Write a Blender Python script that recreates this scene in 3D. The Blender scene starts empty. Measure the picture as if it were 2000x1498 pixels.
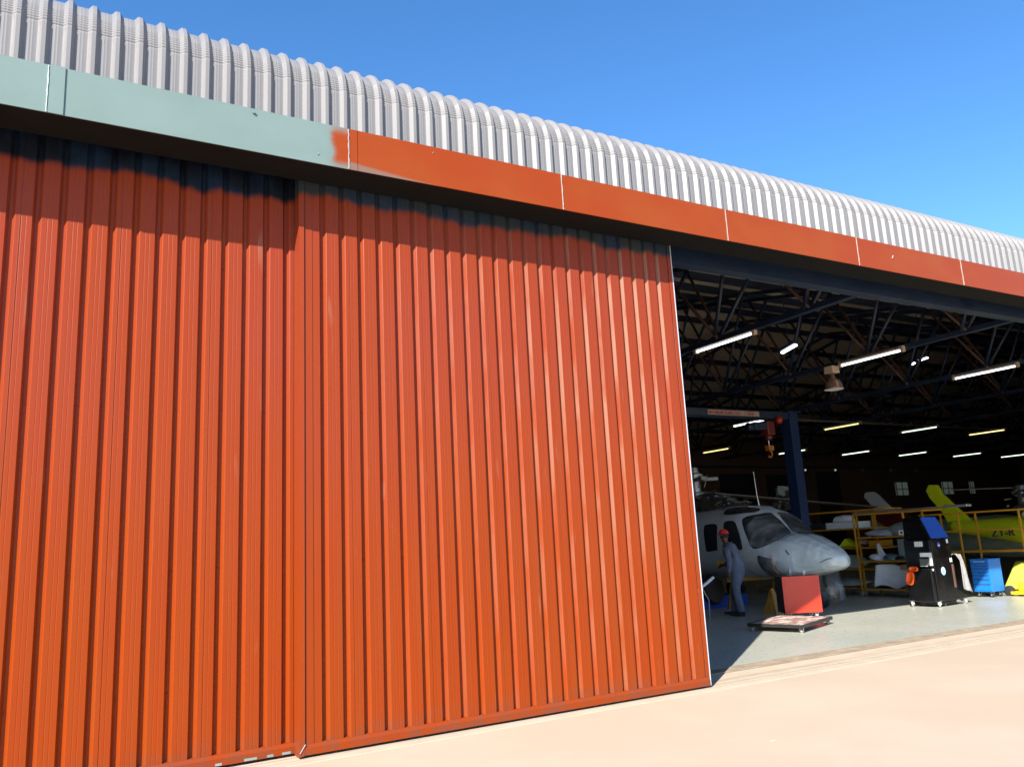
import bpy, bmesh, math, random
import numpy as np
from mathutils import Vector, Matrix
random.seed(7)
scene = bpy.context.scene
C = scene.collection
# ------------------------------------------------------------------ camera
R = math.radians
yaw, pitch, roll = R(30.246), R(11.2227), R(-2.9942)
fw = Vector((math.sin(yaw)*math.cos(pitch), math.cos(yaw)*math.cos(pitch), math.sin(pitch)))
r0 = Vector((math.cos(yaw), -math.sin(yaw), 0)); u0 = r0.cross(fw)
cr = math.cos(roll)*r0 + math.sin(roll)*u0; cu = -math.sin(roll)*r0 + math.cos(roll)*u0
cam = bpy.data.cameras.new('camera'); co = bpy.data.objects.new('camera', cam); C.objects.link(co)
M = Matrix((cr, cu, -fw)).transposed().to_4x4(); M.translation = Vector((0, 0, 1.6)); co.matrix_world = M
cam.sensor_width = 36; cam.lens = 36*1596.3/2000; cam.clip_end = 2000; cam.clip_start = .05
scene.camera = co
# ------------------------------------------------------------------ light
SUN = Vector((1.294, 1.0, -1.1226)).normalized()
elev = math.asin(-SUN.z); azim = math.atan2(-SUN.x, -SUN.y)
w = bpy.data.worlds.new('World'); scene.world = w; w.use_nodes = True
nt = w.node_tree; nt.nodes.clear()
sky = nt.nodes.new('ShaderNodeTexSky'); sky.sky_type = 'NISHITA'; sky.sun_disc = False
sky.sun_elevation = elev; sky.sun_rotation = azim; sky.altitude = 0; sky.air_density = 1.0; sky.dust_density = .3; sky.ozone_density = 4
bg = nt.nodes.new('ShaderNodeBackground'); bg.inputs[1].default_value = .10
out = nt.nodes.new('ShaderNodeOutputWorld')
hs = nt.nodes.new('ShaderNodeHueSaturation'); hs.inputs['Saturation'].default_value = 1.21; hs.inputs['Value'].default_value = 1.07; hs.inputs['Hue'].default_value = .5025
nt.links.new(sky.outputs[0], hs.inputs['Color']); nt.links.new(hs.outputs[0], bg.inputs[0]); nt.links.new(bg.outputs[0], out.inputs[0])
sl = bpy.data.lights.new('sun', 'SUN'); sl.energy = 4.4; sl.angle = R(.53); sl.color = (1, .95, .87)
so = bpy.data.objects.new('sun', sl); C.objects.link(so); so.rotation_euler = SUN.to_track_quat('-Z', 'Y').to_euler(); so.location = (-10, -10, 12)
scene.view_settings.view_transform = 'Standard'; scene.view_settings.look = 'None'
scene.view_settings.gamma = 1; scene.view_settings.exposure = 1.3
scene.render.engine = 'CYCLES'

# ------------------------------------------------------------------ materials
def newmat(name):
    m = bpy.data.materials.new(name); m.use_nodes = True
    return m, m.node_tree, m.node_tree.nodes['Principled BSDF']
def N(nt, t, **k):
    n = nt.nodes.new(t)
    for a, b in k.items(): setattr(n, a, b)
    return n
def pos(nt, scale=(1, 1, 1), loc=(0, 0, 0)):
    g = N(nt, 'ShaderNodeNewGeometry'); m = N(nt, 'ShaderNodeMapping')
    m.inputs['Scale'].default_value = scale; m.inputs['Location'].default_value = loc
    nt.links.new(g.outputs['Position'], m.inputs['Vector']); return m.outputs['Vector']
def noise(nt, vec, s=1, d=4, r=.55):
    n = N(nt, 'ShaderNodeTexNoise'); n.inputs['Scale'].default_value = s; n.inputs['Detail'].default_value = d; n.inputs['Roughness'].default_value = r
    nt.links.new(vec, n.inputs['Vector']); return n.outputs['Fac']
def math_(nt, op, a, b=None, c=None, clamp=False):
    n = N(nt, 'ShaderNodeMath', operation=op, use_clamp=clamp)
    for i, v in enumerate((a, b, c)):
        if v is None: continue
        if isinstance(v, (int, float)): n.inputs[i].default_value = v
        else: nt.links.new(v, n.inputs[i])
    return n.outputs[0]
def rng(nt, v, a, b, c=0, d=1, smooth=True):
    n = N(nt, 'ShaderNodeMapRange'); n.interpolation_type = 'SMOOTHSTEP' if smooth else 'LINEAR'
    nt.links.new(v, n.inputs[0])
    for i, x in enumerate((a, b, c, d)): n.inputs[i+1].default_value = x
    return n.outputs[0]
def mixc(nt, fac, a, b, mode='MIX'):
    n = N(nt, 'ShaderNodeMix', data_type='RGBA', blend_type=mode)
    if isinstance(fac, (int, float)): n.inputs[0].default_value = fac
    else: nt.links.new(fac, n.inputs[0])
    for i, v in ((6, a), (7, b)):
        if isinstance(v, tuple): n.inputs[i].default_value = (*v[:3], 1)
        else: nt.links.new(v, n.inputs[i])
    return n.outputs[2]
def xyz(nt):
    g = N(nt, 'ShaderNodeNewGeometry'); s = N(nt, 'ShaderNodeSeparateXYZ'); nt.links.new(g.outputs['Position'], s.inputs[0])
    return s.outputs
def bump(nt, bsdf, h, strength=.2, dist=.01):
    b = N(nt, 'ShaderNodeBump'); b.inputs['Strength'].default_value = strength; b.inputs['Distance'].default_value = dist
    nt.links.new(h, b.inputs['Height']); nt.links.new(b.outputs[0], bsdf.inputs['Normal'])
def simple(name, col, rough=.5, metal=0, var=.12, scale=4, coat=0, bmp=.0, emis=None, es=0):
    m, nt, b = newmat(name)
    f = noise(nt, pos(nt), scale, 5)
    f2 = rng(nt, f, .3, .7, 1-var, 1+var, False)
    c = N(nt, 'ShaderNodeVectorMath', operation='SCALE'); c.inputs[0].default_value = col[:3]; nt.links.new(f2, c.inputs['Scale'])
    nt.links.new(c.outputs[0], b.inputs['Base Color'])
    nt.links.new(rng(nt, f, .25, .75, max(0, rough-.08), min(1, rough+.1), False), b.inputs['Roughness'])
    b.inputs['Metallic'].default_value = metal; b.inputs['Coat Weight'].default_value = coat
    if bmp: bump(nt, b, noise(nt, pos(nt), scale*8, 3), bmp, .01)
    if emis: b.inputs['Emission Color'].default_value = (*emis, 1); b.inputs['Emission Strength'].default_value = es
    return m
ORANGE = (.246, .0335, .0025)
def door_paint(name, zb, old, seed):
    m, nt, b = newmat(name); X = xyz(nt)
    streak = noise(nt, pos(nt, (26, 26, .5), (seed, 0, 0)), 1, 4, .6)
    fine = noise(nt, pos(nt, (70, 8, .25), (0, seed, 0)), 1, 2, .5)
    blot = noise(nt, pos(nt, (3.2, 3.2, .8), (seed, 4, 0)), 1, 4, .6)
    c = mixc(nt, rng(nt, streak, .35, .7), (ORANGE[0]*1.02, ORANGE[1]*1.02, ORANGE[2]), (ORANGE[0]*.93, ORANGE[1]*1.16, ORANGE[2]*1.7))
    c = mixc(nt, rng(nt, blot, .35, .75, 0, .55), c, (ORANGE[0]*.95, ORANGE[1]*.84, ORANGE[2]*.7))
    c = mixc(nt, rng(nt, fine, .5, .72, 0, .3), c, (.26, .045, .014))
    high = math_(nt, 'MULTIPLY', rng(nt, X[2], .8, 4.2, 0, 1), rng(nt, noise(nt, pos(nt, (.7, 1, .5), (0, seed, 2)), 1, 2), .3, .6, .55, 1))
    c = mixc(nt, math_(nt, 'MULTIPLY', high, .8), c, (.232, .037, .017))  # pinkish sheen of the upper door, put into the colour by height
    # thin patches where the primer still shows through
    pat = noise(nt, pos(nt, (11, 11, 1.5), (seed*2, 0, 1)), 1, 2, .5)
    c = mixc(nt, rng(nt, pat, .68, .80, 0, .4), c, (.28, .12, .075))
    # sun glints painted into the rib slopes towards the opening, with patchy thin coat
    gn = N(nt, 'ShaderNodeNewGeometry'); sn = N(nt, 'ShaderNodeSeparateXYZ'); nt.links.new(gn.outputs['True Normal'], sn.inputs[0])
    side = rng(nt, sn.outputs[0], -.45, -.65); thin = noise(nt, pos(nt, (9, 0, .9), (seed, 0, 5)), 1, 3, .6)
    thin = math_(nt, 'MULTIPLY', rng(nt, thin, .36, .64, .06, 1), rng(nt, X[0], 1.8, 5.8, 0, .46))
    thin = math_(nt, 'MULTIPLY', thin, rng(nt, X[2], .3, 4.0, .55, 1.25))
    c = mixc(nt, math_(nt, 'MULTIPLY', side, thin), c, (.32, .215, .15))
    # unpainted strip of old colour along the top, with an uneven sprayed edge
    w1 = noise(nt, pos(nt, (1.5, 0, 0), (seed, 0, 0)), 1, 2, .5); w2 = noise(nt, pos(nt, (7, 0, 2.5), (seed, 0, 0)), 1, 2, .5)
    e = math_(nt, 'ADD', math_(nt, 'MULTIPLY', math_(nt, 'SUBTRACT', w1, .5), .26), math_(nt, 'MULTIPLY', math_(nt, 'SUBTRACT', w2, .5), .08))
    h = math_(nt, 'ADD', X[2], e)
    o = mixc(nt, rng(nt, noise(nt, pos(nt, (3, 1, 3), (seed, 2, 2)), 1, 3), .35, .68), old[0], old[1])
    mask = rng(nt, h, zb-.05, zb+.035)
    c = mixc(nt, mask, c, o)
    dirt = math_(nt, 'MULTIPLY', rng(nt, X[2], .30, .03, 0, 1), rng(nt, noise(nt, pos(nt, (4, 4, 9), (0, 0, seed)), 1, 4, .6), .40, .62, .1, .75))
    c = mixc(nt, dirt, c, (.16, .045, .022))
    nt.links.new(c, b.inputs['Base Color'])
    nt.links.new(rng(nt, blot, .3, .7, .30, .46, False), b.inputs['Roughness'])
    b.inputs['Specular IOR Level'].default_value = .17
    bump(nt, b, noise(nt, pos(nt, (5, 5, 1.1)), 1, 3), .35, .006)
    return m
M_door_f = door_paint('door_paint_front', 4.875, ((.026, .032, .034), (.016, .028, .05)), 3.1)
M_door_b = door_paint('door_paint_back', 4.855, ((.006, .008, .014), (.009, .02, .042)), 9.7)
def fascia_mat(name, kind):
    m, nt, b = newmat(name); X = xyz(nt)
    n1 = noise(nt, pos(nt, (1.2, 1, 2)), 1, 4); n2 = noise(nt, pos(nt, (9, 9, 9)), 1, 4, .7)
    green = mixc(nt, rng(nt, n1, .3, .7), (.14, .198, .182), (.158, .218, .205))
    green = mixc(nt, rng(nt, n2, .6, .8, 0, .22), green, (.10, .15, .14))
    org = mixc(nt, rng(nt, n1, .35, .7), (ORANGE[0]*.98, ORANGE[1]*1.05, ORANGE[2]*1.1), (ORANGE[0]*1.0, ORANGE[1]*1.35, ORANGE[2]*1.9))
    if kind == 'green':
        wob = math_(nt, 'MULTIPLY', math_(nt, 'SUBTRACT', noise(nt, pos(nt, (0, 0, 5)), 1, 3), .5), .12)
        x = math_(nt, 'ADD', X[0], wob)
        band = math_(nt, 'MULTIPLY', rng(nt, X[2], 5.0, 5.10, 0, 1), rng(nt, X[2], 5.30, 5.385, 1, .15))
        k = math_(nt, 'MULTIPLY', rng(nt, x, 2.09, 2.17), band)
        c = mixc(nt, k, green, org)
        veil = math_(nt, 'MULTIPLY', rng(nt, x, 2.04, 2.2), .5)
        c = mixc(nt, veil, c, (.16, .12, .095))
        c = mixc(nt, k, c, org)
    else:
        c = org
        if kind == 'edge':
            e = math_(nt, 'SUBTRACT', X[2], math_(nt, 'MULTIPLY', math_(nt, 'SUBTRACT', 3.25, X[0]), .09))
            k = rng(nt, math_(nt, 'ADD', e, math_(nt, 'MULTIPLY', math_(nt, 'SUBTRACT', n1, .5), .05)), 4.965, 5.0, .75, 0)
            c = mixc(nt, k, c, (.16, .13, .105))
        c = mixc(nt, rng(nt, n2, .66, .78, 0, .25), c, (.24, .09, .05))
    nt.links.new(c, b.inputs['Base Color']); b.inputs['Roughness'].default_value = .42; b.inputs['Specular IOR Level'].default_value = .26
    bump(nt, b, noise(nt, pos(nt, (1.5, 1, 3)), 1, 2), .3, .01)
    return m
M_fg, M_fe, M_fo = fascia_mat('fascia_green', 'green'), fascia_mat('fascia_edge', 'edge'), fascia_mat('fascia_orange', 'o')
def roof_mat():
    m, nt, b = newmat('roof_sheet')
    s = noise(nt, pos(nt, (30, 3, .6)), 1, 4, .6); g = noise(nt, pos(nt, (1.1, 1, 1)), 1, 4)
    c = mixc(nt, rng(nt, s, .35, .7), (.196, .189, .186), (.207, .200, .198))
    c = mixc(nt, rng(nt, g, .45, .75, 0, .35), c, (.18, .172, .17))
    nt.links.new(c, b.inputs['Base Color']); b.inputs['Roughness'].default_value = .42
    b.inputs['Specular IOR Level'].default_value = .45
    bump(nt, b, noise(nt, pos(nt, (6, 6, 2)), 1, 3), .25, .005); return m
M_roof = roof_mat()
def apron_mat():
    m, nt, b = newmat('apron_concrete'); X = xyz(nt)
    a = noise(nt, pos(nt), .55, 5, .6); d = noise(nt, pos(nt, (1, 3, 1), (5, 0, 0)), 3, 6, .7); f = noise(nt, pos(nt), 60, 3, .7)
    c = mixc(nt, rng(nt, a, .35, .68), (.47, .36, .258), (.50, .395, .29))
    c = mixc(nt, rng(nt, d, .5, .8, 0, .35), c, (.485, .372, .272))
    c = mixc(nt, rng(nt, f, .35, .75, 0, .10), c, (.38, .31, .24))
    sp = noise(nt, pos(nt, (9, 22, 1), (2, 7, 0)), 1, 2, .4)
    c = mixc(nt, rng(nt, sp, .765, .80, 0, .45), c, (.3, .22, .16))
    ws = noise(nt, pos(nt, (6, 20, 1), (9, 1, 0)), 1, 2, .4)
    c = mixc(nt, rng(nt, ws, .765, .80, 0, .7), c, (.7, .64, .54))
    nt.links.new(c, b.inputs['Base Color']); b.inputs['Roughness'].default_value = .8
    bump(nt, b, f, .15, .004); return m
M_apron = apron_mat()
def strip_mat():
    m, nt, b = newmat('door_strip_concrete'); X = xyz(nt)
    a = noise(nt, pos(nt), 4, 5, .6); st = noise(nt, pos(nt, (.9, 26, 1)), 1, 5, .65)
    c = mixc(nt, rng(nt, a, .35, .7), (.50, .41, .30), (.47, .365, .262))
    wob = math_(nt, 'ADD', X[1], math_(nt, 'MULTIPLY', math_(nt, 'SUBTRACT', noise(nt, pos(nt, (1.3, 0, 0)), 1, 4), .5), .12))
    band = math_(nt, 'MULTIPLY', rng(nt, wob, 7.17, 7.24), rng(nt, wob, 7.36, 7.28))
    c = mixc(nt, math_(nt, 'MULTIPLY', band, rng(nt, st, .45, .62, .1, .75)), c, (.27, .19, .13))
    nt.links.new(c, b.inputs['Base Color']); b.inputs['Roughness'].default_value = .85; return m
M_strip = strip_mat()
def floor_mat():
    m, nt, b = newmat('hangar_floor_paint')
    a = noise(nt, pos(nt, (1, 1, 1)), .8, 5, .6); s = noise(nt, pos(nt, (2.0, 14, 1)), 1, 5, .7); t = noise(nt, pos(nt, (2.5, 5, 1), (7, 3, 0)), 3, 4, .6)
    c = mixc(nt, rng(nt, a, .35, .7), (.40, .41, .345), (.46, .455, .38))
    c = mixc(nt, rng(nt, s, .45, .75, 0, .5), c, (.50, .49, .42))
    c = mixc(nt, rng(nt, t, .58, .8, 0, .1), c, (.25, .27, .25))
    nt.links.new(c, b.inputs['Base Color'])
    nt.links.new(rng(nt, t, .3, .7, .24, .42, False), b.inputs['Roughness'])
    bump(nt, b, noise(nt, pos(nt), 2, 3), .08, .01); return m
M_floor = floor_mat()
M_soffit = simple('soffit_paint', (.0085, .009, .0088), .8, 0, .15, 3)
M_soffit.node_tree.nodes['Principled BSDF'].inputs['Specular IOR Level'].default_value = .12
M_navy = simple('navy_steel', (.006, .015, .038), .45, 0, .15, 3)
M_lintel = simple('lintel_steel', (.007, .021, .05), .45, 0, .15, 3)
M_navy2 = simple('blue_column_paint', (.007, .018, .06), .4, 0, .1, 3)
M_brown = simple('rusty_brace_paint', (.045, .016, .009), .6, 0, .25, 6)
M_ceil = simple('ceiling_lining', (.46, .375, .285), .8, 0, .12, 1.2)
M_wall = simple('interior_brick_paint', (.13, .075, .055), .8, 0, .15, 2)
M_wallo = simple('side_wall_sheet', (.18, .14, .11), .8, 0, .1, 2)
M_dark = simple('dark_opening', (.012, .013, .017), .6)
M_black = simple('black_plastic', (.004, .004, .0045), .25, 0, .1, 3)
M_blackm = simple('black_steel', (.02, .02, .02), .5)
M_steel = simple('steel', (.55, .55, .55), .35, .9, .1, 10)
M_galv = simple('bare_edge', (.62, .64, .68), .4, .3, .1, 10)
M_white = simple('white_paint', (.75, .76, .75), .35, 0, .06, 2)
M_seal = simple('sealant', (.36, .33, .30), .6)
M_wheel = simple('caster_tyre', (.36, .345, .30), .5)
M_rubber = simple('rubber', (.02, .02, .02), .7)
M_yellow = simple('yellow_rack_paint', (.42, .19, .012), .4, 0, .15, 5)
M_yel2 = simple('bright_yellow_paint', (.8, .45, .01), .4, 0, .1, 5)
M_lime = simple('lime_yellow_paint', (.52, .58, .01), .3, 0, .06, 2, coat=.4)
M_red = simple('red_cabinet_paint', (.60, .030, .008), .32, 0, .05, 2, coat=.25)
M_redd = simple('dark_red_paint', (.10, .008, .008), .4)
M_blue = simple('blue_cabinet_paint', (.005, .17, .62), .5, 0, .05, 2)
M_bluetop = simple('blue_hood_paint', (.03, .10, .42), .2, 0, .05, 2, coat=.6)
M_orange = simple('orange_plastic', (.85, .10, .008), .35)
M_beige = simple('beige_fitting', (.45, .34, .25), .5)
M_lampm = simple('lamp_reflector', (.22, .13, .095), .3, .4, .1, 6, coat=.3)
M_heli = simple('white_aircraft_paint', (.43, .45, .46), .3, 0, .07, 1.5, coat=.5)
M_grey = simple('grey_composite', (.30, .33, .34), .5, 0, .2, 4)
M_greyl = simple('pale_composite', (.55, .58, .62), .5, 0, .15, 4)
M_greyg = simple('green_grey_primer', (.22, .27, .24), .5, 0, .2, 5)
M_board = simple('brown_board', (.33, .25, .18), .8, 0, .2, 6)
M_glass = simple('dark_glass', (.02, .022, .026), .12, 0, .1, 3)
M_engine = simple('engine_metal', (.12, .11, .10), .35, .7, .5, 14)
M_skin = simple('skin', (.10, .045, .028), .5)
M_cloth = simple('overall_cloth', (.105, .12, .17), .9, 0, .3, 7, bmp=.9)
M_cap = simple('red_cap_cloth', (.62, .02, .015), .8)
M_hair = simple('hair', (.012, .01, .01), .8)
M_towel = simple('towel_cloth', (.30, .285, .28), .95, 0, .12, 14, bmp=.6)
M_glove = simple('yellow_pad', (.75, .38, .01), .7)
M_tarp = simple('blue_tray_paint', (.01, .06, .35), .4)
M_blade = simple('rotor_blade_paint', (.17, .14, .13), .5, 0, .1, 3)
def emit(name, col, s):
    m, nt, b = newmat(name); b.inputs['Base Color'].default_value = (.8, .8, .8, 1)
    b.inputs['Emission Color'].default_value = (*col, 1); b.inputs['Emission Strength'].default_value = s; return m
M_tube = emit('tube_white', (.86, .9, 1), 2.2)
M_tubeg = emit('tube_greenish', (.80, 1, .78), 1.0)
M_tubey = emit('tube_yellow', (.95, .85, .3), .8)
M_winl = emit('office_window_lit', (.45, .58, .54), .035)
M_dot = emit('small_lamp', (1, .9, .75), .22)
def film_mat(name='plastic_film', thin=False):
    m, nt, b = newmat(name)
    f = noise(nt, pos(nt, (1.5, 2, 3)), 1.3, 3, .5); v = noise(nt, pos(nt, (1.2, 7, 3.5), (0, 3, 0)), 1, 3, .5)
    b.inputs['Base Color'].default_value = (.70, .76, .77, 1) if not thin else (.5, .55, .6, 1); b.inputs['Roughness'].default_value = .24
    b.inputs['Coat Weight'].default_value = .5; b.inputs['Coat Roughness'].default_value = .15
    tr = N(nt, 'ShaderNodeBsdfTransparent'); mx = N(nt, 'ShaderNodeMixShader')
    a = math_(nt, 'ADD', rng(nt, v, .48, .74, .03, .24), rng(nt, f, .45, .75, 0, .08), clamp=True)
    X = xyz(nt)
    if not thin: a = math_(nt, 'ADD', a, rng(nt, X[1], 12.6, 12.1, 0, .62), clamp=True)
    nt.links.new(a, mx.inputs[0]); nt.links.new(tr.outputs[0], mx.inputs[1]); nt.links.new(b.outputs[0], mx.inputs[2])
    nt.links.new(mx.outputs[0], nt.nodes['Material Output'].inputs['Surface'])
    bump(nt, b, math_(nt, 'ADD', v, math_(nt, 'MULTIPLY', f, 2)), .4, .05); return m
M_film = film_mat(); M_film2 = film_mat('thin_plastic_film', True)
def dolly_mat():
    m, nt, b = newmat('dolly_board')
    f = noise(nt, pos(nt, (2.4, 5, 1), (1, 0, 0)), 1.6, 4, .6)
    c = mixc(nt, rng(nt, f, .5, .58), (.30, .17, .14), (.66, .58, .52)); nt.links.new(c, b.inputs['Base Color']); b.inputs['Roughness'].default_value = .7
    return m
M_dolly = dolly_mat()
def mesh_drawer():
    m, nt, b = newmat('machine_decal'); b.inputs['Base Color'].default_value = (.7, .72, .74, 1); return m

# ------------------------------------------------------------------ mesh tools
class MB:
    def __init__(s): s.v = []; s.f = []; s.mi = []; s.cur = 0; s.xf = None
    def add(s, vs, fs):
        o = len(s.v)
        for p in vs:
            p = Vector(p); s.v.append(tuple(s.xf @ p if s.xf else p))
        for f in fs: s.f.append([o+i for i in f]); s.mi.append(s.cur)
    def box(s, x0, x1, y0, y1, z0, z1):
        s.add([(x, y, z) for z in (z0, z1) for y in (y0, y1) for x in (x0, x1)], [(0, 2, 3, 1), (4, 5, 7, 6), (0, 1, 5, 4), (2, 6, 7, 3), (0, 4, 6, 2), (1, 3, 7, 5)])
    def hexa(s, lo, hi):   # lo, hi: four corners each, same order (counter-clockwise seen from above)
        s.add(list(lo)+list(hi), [(3, 2, 1, 0), (4, 5, 6, 7), (0, 1, 5, 4), (1, 2, 6, 5), (2, 3, 7, 6), (3, 0, 4, 7)])
    def beam(s, p, q, a, b, up=(0, 0, 1)):
        p, q = Vector(p), Vector(q); d = (q-p).normalized(); u = Vector(up)
        if abs(d.dot(u)) > .98: u = Vector((0, 1, 0))
        x = d.cross(u).normalized(); z = x.cross(d)
        cs = [-x*a/2-z*b/2, x*a/2-z*b/2, x*a/2+z*b/2, -x*a/2+z*b/2]
        s.add([p+c for c in cs]+[q+c for c in cs], [(3, 2, 1, 0), (4, 5, 6, 7), (0, 1, 5, 4), (1, 2, 6, 5), (2, 3, 7, 6), (3, 0, 4, 7)])
    def tube(s, pts, r, n=10, cap=True):
        pts = [Vector(p) for p in pts]; rs = r if isinstance(r, (list, tuple)) else [r]*len(pts); vs = []; fs = []
        prev = None
        for i, p in enumerate(pts):
            d = (pts[min(i+1, len(pts)-1)]-pts[max(i-1, 0)]).normalized()
            u = prev if prev else (Vector((0, 0, 1)) if abs(d.z) < .9 else Vector((1, 0, 0)))
            x = d.cross(u).normalized(); z = x.cross(d).normalized(); prev = z
            for k in range(n):
                a = 2*math.pi*k/n; vs.append(p+(x*math.cos(a)+z*math.sin(a))*rs[i])
        for i in range(len(pts)-1):
            for k in range(n): fs.append((i*n+k, i*n+(k+1) % n, (i+1)*n+(k+1) % n, (i+1)*n+k))
        if cap: fs.append(tuple(range(n))[::-1]); fs.append(tuple((len(pts)-1)*n+k for k in range(n)))
        s.add(vs, fs)
    def lathe(s, c, prof, n=20, axis='Z'):
        c = Vector(c); vs = []; fs = []
        ax = {'Z': (Vector((1, 0, 0)), Vector((0, 1, 0)), Vector((0, 0, 1))), 'X': (Vector((0, 1, 0)), Vector((0, 0, 1)), Vector((1, 0, 0))), 'Y': (Vector((0, 0, 1)), Vector((1, 0, 0)), Vector((0, 1, 0)))}[axis] if isinstance(axis, str) else axis
        for r, h in prof:
            for k in range(n):
                a = 2*math.pi*k/n; vs.append(c+ax[0]*r*math.cos(a)+ax[1]*r*math.sin(a)+ax[2]*h)
        for i in range(len(prof)-1):
            for k in range(n): fs.append((i*n+k, i*n+(k+1) % n, (i+1)*n+(k+1) % n, (i+1)*n+k))
        fs.append(tuple(range(n))[::-1]); fs.append(tuple((len(prof)-1)*n+k for k in range(n)))
        s.add(vs, fs)
    def prism(s, poly, y0, y1, plane='XZ'):
        n = len(poly)
        def P(a, b, t): return {'XZ': (a, t, b), 'XY': (a, b, t), 'YZ': (t, a, b)}[plane]
        s.add([P(a, b, y0) for a, b in poly]+[P(a, b, y1) for a, b in poly],
              [tuple(range(n)), tuple(range(2*n-1, n-1, -1))]+[(i, n+i, n+(i+1) % n, (i+1) % n) for i in range(n)])
    def grid(s, f, nu, nv):
        vs = [f(i/(nu-1), j/(nv-1)) for j in range(nv) for i in range(nu)]
        s.add(vs, [(j*nu+i, j*nu+i+1, (j+1)*nu+i+1, (j+1)*nu+i) for j in range(nv-1) for i in range(nu-1)])
def rootloc(p):
    l = Vector((0, 0, 0))
    while p is not None: l += p.location; p = p.parent
    return l
def build(mb, name, mat, parent=None, smooth=False, bevel=0, fix=True, loc=None, autosm=None):
    me = bpy.data.meshes.new(name)
    o = rootloc(parent) if parent is not None else Vector(loc or (0, 0, 0))
    me.from_pydata([(a-o.x, b-o.y, c-o.z) for a, b, c in mb.v], [], mb.f); me.update()
    for m in (mat if isinstance(mat, (list, tuple)) else [mat]): me.materials.append(m)
    me.polygons.foreach_set('material_index', mb.mi)
    if fix:
        bm = bmesh.new(); bm.from_mesh(me); bmesh.ops.recalc_face_normals(bm, faces=bm.faces); bm.to_mesh(me); bm.free()
    if smooth or autosm:
        me.polygons.foreach_set('use_smooth', [True]*len(me.polygons))
        if autosm: me.set_sharp_from_angle(angle=R(autosm))
    ob = bpy.data.objects.new(name, me); C.objects.link(ob)
    if parent is not None: ob.parent = parent
    else: ob.location = o
    if bevel:
        b = ob.modifiers.new('bevel', 'BEVEL'); b.width = bevel; b.segments = 2; b.limit_method = 'ANGLE'; b.angle_limit = R(40)
    return ob
def tag(o, label=None, cat=None, group=None, kind=None):
    if label: o['label'] = label
    if cat: o['category'] = cat
    if group: o['group'] = group
    if kind: o['kind'] = kind
    return o
def thing(name, label, cat, loc=(0, 0, 0), group=None):
    o = bpy.data.objects.new(name, None); C.objects.link(o); o.location = loc; o.empty_display_size = .2
    return tag(o, label, cat, group)
def copytree(o, parent=None):
    c = o.copy(); C.objects.link(c); c.parent = parent
    for ch in list(o.children): copytree(ch, c)
    return c
def box_part(name, mat, parent, *a, bevel=0):
    m = MB(); m.box(*a); return build(m, name, mat, parent, bevel=bevel)

# ------------------------------------------------------------------ the ground
m = MB(); m.box(-150, 250, -180, 7.62, -.3, 0); m.box(-150, 250, 28.6, 260, -.3, 0); m.box(-150, -10, 7.62, 28.6, -.3, 0); m.box(60, 250, 7.62, 28.6, -.3, 0)
tag(build(m, 'apron', M_apron), kind='structure')
m = MB(); m.box(-10, 60, 7.62, 28.6, -.3, .004)
tag(build(m, 'hangar_floor', M_floor), kind='structure')
m = MB()
m.box(-8, 25, 6.86, 6.988, -.1, .005); m.box(-8, 25, 7.006, 7.085, -.1, .006); m.box(-8, 25, 7.112, 7.59, -.1, .0055)
tag(build(m, 'door_track_strip', M_strip), kind='structure')
m = MB(); m.box(-8, 25, 6.98, 7.33, -.1, .002)
tag(build(m, 'track_groove', M_dark), kind='structure')
g = thing('drain_grating', 'brown slotted drain grating along the hangar threshold', 'drain', (6.4, 7.7, 0))
box_part('channel', M_dark, g, 1.9, 25, 7.6, 7.85, -.05, .0062)
m = MB(); x = 1.92
while x < 24.9:
    m.box(x, x+.034, 7.625, 7.825, .0, .016); x += .062
m.box(1.9, 25, 7.60, 7.622, 0, .018); m.box(1.9, 25, 7.828, 7.85, 0, .018)
build(m, 'bars', simple('grating_bar', (.30, .235, .165), .7, 0, .2, 6), g)

# ------------------------------------------------------------------ profiled sheet
def ibr_profile(x0, x1, edges, wide, depth, slope, recess, stiff=.0012):
    """offset (0 = outer face, + = inwards) along x. edges: x where the outward face ends and the recess begins"""
    pts = [(x0, 0.0)]
    for e in edges:
        if e <= x0+.005 or e+2*slope+recess >= x1-.002: continue
        pts += [(e, 0), (e+slope, depth), (e+slope+recess, depth), (e+2*slope+recess-.0022, .0032), (e+2*slope+recess+.0022, 0)]
        s = e+2*slope+recess; nx = s+wide
        for q in (.36, .64):
            c = s+wide*q
            if c+.006 < x1: pts += [(c-.004, 0), (c-.001, stiff), (c+.001, stiff), (c+.004, 0)]
    pts.append((x1, 0.0)); return pts
def extrude(mb, prof, path):
    """path: list of (y, z, ny, nz) outward normal; profile offset goes against the normal"""
    n = len(prof)
    vs = [(x, y-ny*o, z-nz*o) for (y, z, ny, nz) in path for (x, o) in prof]
    fs = [(j*n+i, j*n+i+1, (j+1)*n+i+1, (j+1)*n+i) for j in range(len(path)-1) for i in range(n-1)]
    mb.add(vs, fs)

# ------------------------------------------------------------------ the hangar
H = thing('hangar', 'long steel hangar with grey ribbed roof, orange sliding doors and one open bay', 'hangar', (6.4, 7.4, 0))
XL, XR = -7.0, 52.0
ZE = 5.395   # top of the fascia box
def zroof(y): return 6.27+.2*(y-7.4) if y < 17.6 else 6.27+.2*10.2-.21*(y-17.6)
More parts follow.
